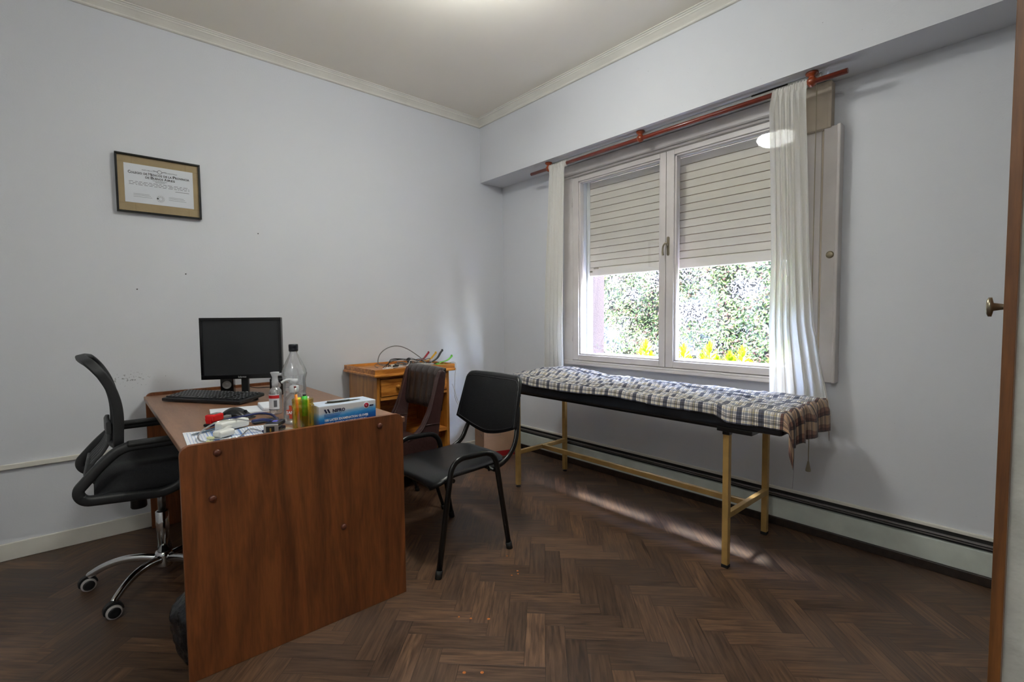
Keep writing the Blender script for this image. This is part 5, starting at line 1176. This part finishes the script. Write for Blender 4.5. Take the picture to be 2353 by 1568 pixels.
# white infrared thermometer (two blocks)
th_ = thing('infrared_thermometer', 'white handheld thermometer lying on the forms', 'thermometer', (-2.50, -1.36, T))
Mt = oriented((-2.515, -1.335, T+0.004), rad(24))@Matrix.Scale(1.15, 4)
b_ = BM(); box(b_, -0.055, 0.050, -0.016, 0.020, 0.003, 0.032, bev=0.008, seg=3); part('thermometer_body', tbm(b_, Mt), WHITEP, th_)
Mt2 = oriented((-2.570, -1.455, T+0.004), rad(30))@Matrix.Scale(1.1, 4); b_ = BM(); box(b_, -0.030, 0.030, -0.018, 0.018, 0.003, 0.026, bev=0.008, seg=3); part('thermometer_head', tbm(b_, Mt2), WHITEP, th_)
b_ = BM(); tube(b_, [Mt2@Vector((0, 0.012, 0.012)), Mt@Vector((-0.02, -0.01, 0.012))], 0.010, seg=10); part('joint', b_, WHITEP, th_)
# pulse oximeter
po = thing('pulse_oximeter', 'dark clear pulse oximeter with silver end and blue light spot', 'medical device', (-2.385, -1.50, T))
Mp = oriented((-2.408, -1.500, T), rad(55))@Matrix.Scale(1.35, 4)
b_ = BM(); box(b_, -0.032, 0.032, -0.018, 0.018, 0.0035, 0.016, bev=0.004); box(b_, -0.032, 0.032, -0.018, 0.018, 0.020, 0.034, bev=0.005); part('clip_body', tbm(b_, Mp), mat('dark_smoke_plastic', (34, 36, 48), 0.15), po)
b_ = BM(); box(b_, -0.0335, -0.028, -0.019, 0.019, 0.005, 0.032, bev=0.002); part('silver_end', tbm(b_, Mp), mat('silver_plastic', (170, 168, 165), 0.3, metal=0.5), po, 'silver grey end')
b_ = BM(); box(b_, -0.0345, -0.0333, -0.010, 0.012, 0.010, 0.026, bev=0.0004); part('socket', tbm(b_, Mp), BLK, po)
b_ = BM(); box(b_, -0.035, -0.0345, -0.002, 0.002, 0.012, 0.022); part('contact', tbm(b_, Mp), mat('gold_contact', (200, 170, 90), 0.3, metal=0.8), po)
b_ = BM(); box(b_, -0.008, 0.008, -0.006, 0.006, 0.0338, 0.0346, bev=0.0003); part('display', tbm(b_, Mp), mat('blue_display', (90, 90, 220), 0.3), po)
# pens on the desk
def pen(label, p0, p1, r, m1, m2):
    p0, p1 = Vector(p0), Vector(p1); t = thing('pen', label, 'pen', ((p0+p1)/2)); b = BM(); tube(b, [p0, p0.lerp(p1, .8)], r, seg=10); part('pen_barrel', b, m1, t)
    b = BM(); tube(b, [p0.lerp(p1, .8), p1], [r*1.05, r*.6], seg=10); part('pen_tip', b, m2, t)
pen('dark blue pen with clear end beside the stapler', (-2.50, -1.235, T+.006), (-2.63, -1.318, T+.005), 0.0042, NT, mat('pale_clear_tip', (200, 200, 196), 0.3))
pen('grey blue pen lying flat nearest the corner of the forms', (-2.57, -1.300, T+.0085), (-2.655, -1.352, T+.0085), 0.0035, mat('grey_blue_pen', (80, 100, 116), 0.4), mat('grey_tip', (110, 120, 126), 0.4))
b_ = BM(); box(b_, -0.052, 0.052, -0.012, 0.012, 0, 0.014, bev=0.005); tbm(b_, oriented((-2.385, -1.275, T+.002), rad(12))); single('spectacle_case', 'slim dark grey case lying behind the thermometer', 'case', b_, mat('dark_grey_case', (58, 58, 60), 0.5), (-2.385, -1.275, T))

# ================================================================== CABINET TOP: ECG CABLES AND CLAMPS
Tz = 0.838
GC = mat('grey_cable', (120, 120, 120), 0.4)
b_ = BM(); tube(b_, cat([(-1.335, -0.26, Tz+.012), (-1.385, -0.25, Tz+.03), (-1.375, -0.25, Tz+.09), (-1.32, -0.25, Tz+.135), (-1.24, -0.25, Tz+.150), (-1.16, -0.26, Tz+.125), (-1.08, -0.29, Tz+.065), (-1.03, -0.32, Tz+.010)]), 0.0035, seg=8)
lc = single('arching_cable', 'grey cable arching up in a big loop above the pine cabinet', 'cable', b_, GC, (-1.2, -0.27, Tz))
rr_ = random.Random(5); b_ = BM()
for k in range(9):
    cx_, cy_ = -1.33+0.03*k+rr_.uniform(-.03, .03), -0.30+rr_.uniform(-.06, .08); rx_, ry_ = rr_.uniform(.04, .10), rr_.uniform(.03, .07); ph = rr_.random()*6; zz = Tz+0.004+0.0035*k
    tube(b_, [Vector((cx_+rx_*math.cos(a+ph), cy_+ry_*math.sin(a+ph), zz+0.010*(1+math.sin(2*a+k)))) for a in [2*PI*j/28 for j in range(25)]], 0.0022, seg=6)
ct = thing('cable_bundle', 'tangled grey ECG leads heaped on the pine cabinet', 'cable', (-1.28, -0.28, Tz))
part('leads', b_, mat('lead_grey', (96, 98, 100), 0.4, var=0.3, vs=40), ct)
b_ = BM()
for k in range(3): tube(b_, cat([(-1.40+.02*k, -0.35, Tz+.01), (-1.30, -0.30+.01*k, Tz+.045+.006*k), (-1.18, -0.28, Tz+.050), (-1.05, -0.27+.01*k, Tz+.030), (-0.99, -0.30, Tz+.012)]), 0.0025, seg=6)
part('leads', b_, BLK, ct, 'black leads')
b_ = BM(); tube(b_, [(-1.17, -0.33, Tz+.012), (-1.155, -0.27, Tz+.045)], 0.017, seg=14); part('connector_plug', b_, BLK, ct)
b_ = BM(); tube(b_, [(-1.33, -0.37, Tz+.012), (-1.30, -0.37, Tz+.014)], 0.011, seg=12); part('connector_plug', b_, BLK, ct)
b_ = BM()
for k in range(3): tube(b_, [Vector((-1.395+(0.035-.008*k)*math.cos(a), -0.415+(0.030-.006*k)*math.sin(a), Tz+0.006+.002*k+.006*math.sin(a+k)**2)) for a in [2*PI*j/24 for j in range(22)]], 0.0028, seg=6)
tube(b_, cat([(-1.36, -0.40, Tz+.01), (-1.25, -0.42, Tz+.02), (-1.18, -0.34, Tz+.045), (-1.12, -0.36, Tz+.03), (-1.08, -0.38, Tz+.01)]), 0.0025, seg=6)
part('leads', b_, mat('white_lead', (210, 208, 204), 0.45), ct, 'white leads')
for (x, y) in ((-1.29, -0.40), (-1.32, -0.34)):
    b_ = BM(); box(b_, x-.006, x+.006, y-.012, y+.012, Tz+.010, Tz+.026, bev=.002, rot=rotz(.6)); part('connector_plug', b_, WHITEP, ct)
b_ = BM(); box(b_, -1.10, -1.00, -0.36, -0.22, Tz+0.0005, Tz+0.012, bev=.003, rot=rotz(.2)); single('grey_folder', 'small light grey pouch under the leads on the pine cabinet', 'pouch', b_, mat('grey_pouch', (175, 176, 178), 0.6, bump=0.3), (-1.05, -0.29, Tz))
def clamp(label, col, x, y, rz, lift, name):
    t = thing('limb_clamp', label, 'clamp', (x, y, Tz), rz, 'coloured limb clamp electrodes on the pine cabinet'); M = oriented((x, y, Tz+0.001), rz)
    mm = mat(name, col, 0.35, var=0.1); b = BM(); strap(b, [M@p for p in cat([Vector((-0.07, 0, .010)), Vector((-0.02, 0, .022)), Vector((0.03, 0, .022+lift*.4)), Vector((0.065, 0, .026+lift)), Vector((0.082, 0, .040+lift))])], 0.020, 0.005, side=M.to_3x3()@Vector((0, 1, 0)))
    lathe(b, [(0.0, -0.003), (0.010, -0.003), (0.010, 0.003), (0.0, 0.003)], c=M@Vector((0.085, 0, .043+lift)), seg=16, axis='X'); part('clamp_arm', b, mm, t)
    b = BM(); strap(b, [M@p for p in cat([Vector((-0.07, 0, .010)), Vector((-0.02, 0, .006)), Vector((0.03, 0, .006)), Vector((0.07, 0, .012))])], 0.020, 0.004, side=M.to_3x3()@Vector((0, 1, 0))); part('clamp_arm', b, mm, t)
    b = BM(); lathe(b, [(0.0, 0.0), (0.009, 0.0), (0.009, 0.008), (0.0, 0.010)], c=M@Vector((-0.045, 0, .020)), seg=14); tube(b, [M@Vector((-0.045, -0.012, .016)), M@Vector((-0.045, 0.012, .016))], 0.004, seg=8); part('electrode_screw', b, STEEL, t)
clamp('red limb clamp sticking up at the back of the clamps', (150, 24, 44), -1.01, -0.20, rad(15), .036, 'clamp_red')
clamp('yellow limb clamp between the red and black ones', (214, 160, 24), -0.985, -0.26, rad(12), .036, 'clamp_yellow')
clamp('black limb clamp sticking up highest', (40, 40, 42), -0.955, -0.31, rad(14), .055, 'clamp_black')
clamp('bright green limb clamp overhanging the cabinet corner', (110, 200, 70), -0.95, -0.42, rad(8), .018, 'clamp_green')
# lead hanging off the right side
b_ = BM(); tube(b_, cat([(-0.925, -0.50, 0.70), (-0.94, -0.545, 0.665), (-0.935, -0.55, 0.60), (-0.91, -0.555, 0.55), (-0.895, -0.555, 0.54), (-0.905, -0.55, 0.565), (-0.925, -0.545, 0.62), (-0.935, -0.545, 0.68), (-0.93, -0.545, 0.78), (-0.93, -0.552, 0.86), (-0.96, -0.50, 0.862)]), 0.0022, seg=6)
single('hanging_lead', 'pale grey lead dangling from the right corner of the pine cabinet', 'cable', b_, mat('white_lead', (210, 208, 204), 0.45), (-0.93, -0.55, 0.54))

# floor specks of chipped varnish
rs = random.Random(8)
b_ = BM()
for (x, y, r) in ((-1.40, -1.66, .004), (-1.47, -1.82, .004), (-1.455, -1.80, .005), (-1.50, -1.81, .004), (-2.02, -2.16, .006), (-1.975, -2.20, .006), (-1.83, -1.94, .005), (-1.78, -1.99, .006), (-1.86, -1.90, .004)):
    lathe(b_, [(0.0, 0.0007), (r, 0.0006), (r*1.05, 0.0002)], c=(x, y, 0), seg=10)
single('varnish_chips', 'scattered orange bare spots on the parquet in the foreground', 'marks', b_, mat('bare_wood', (190, 110, 50), 0.8), (-1.8, -2.0, 0), kind='stuff')
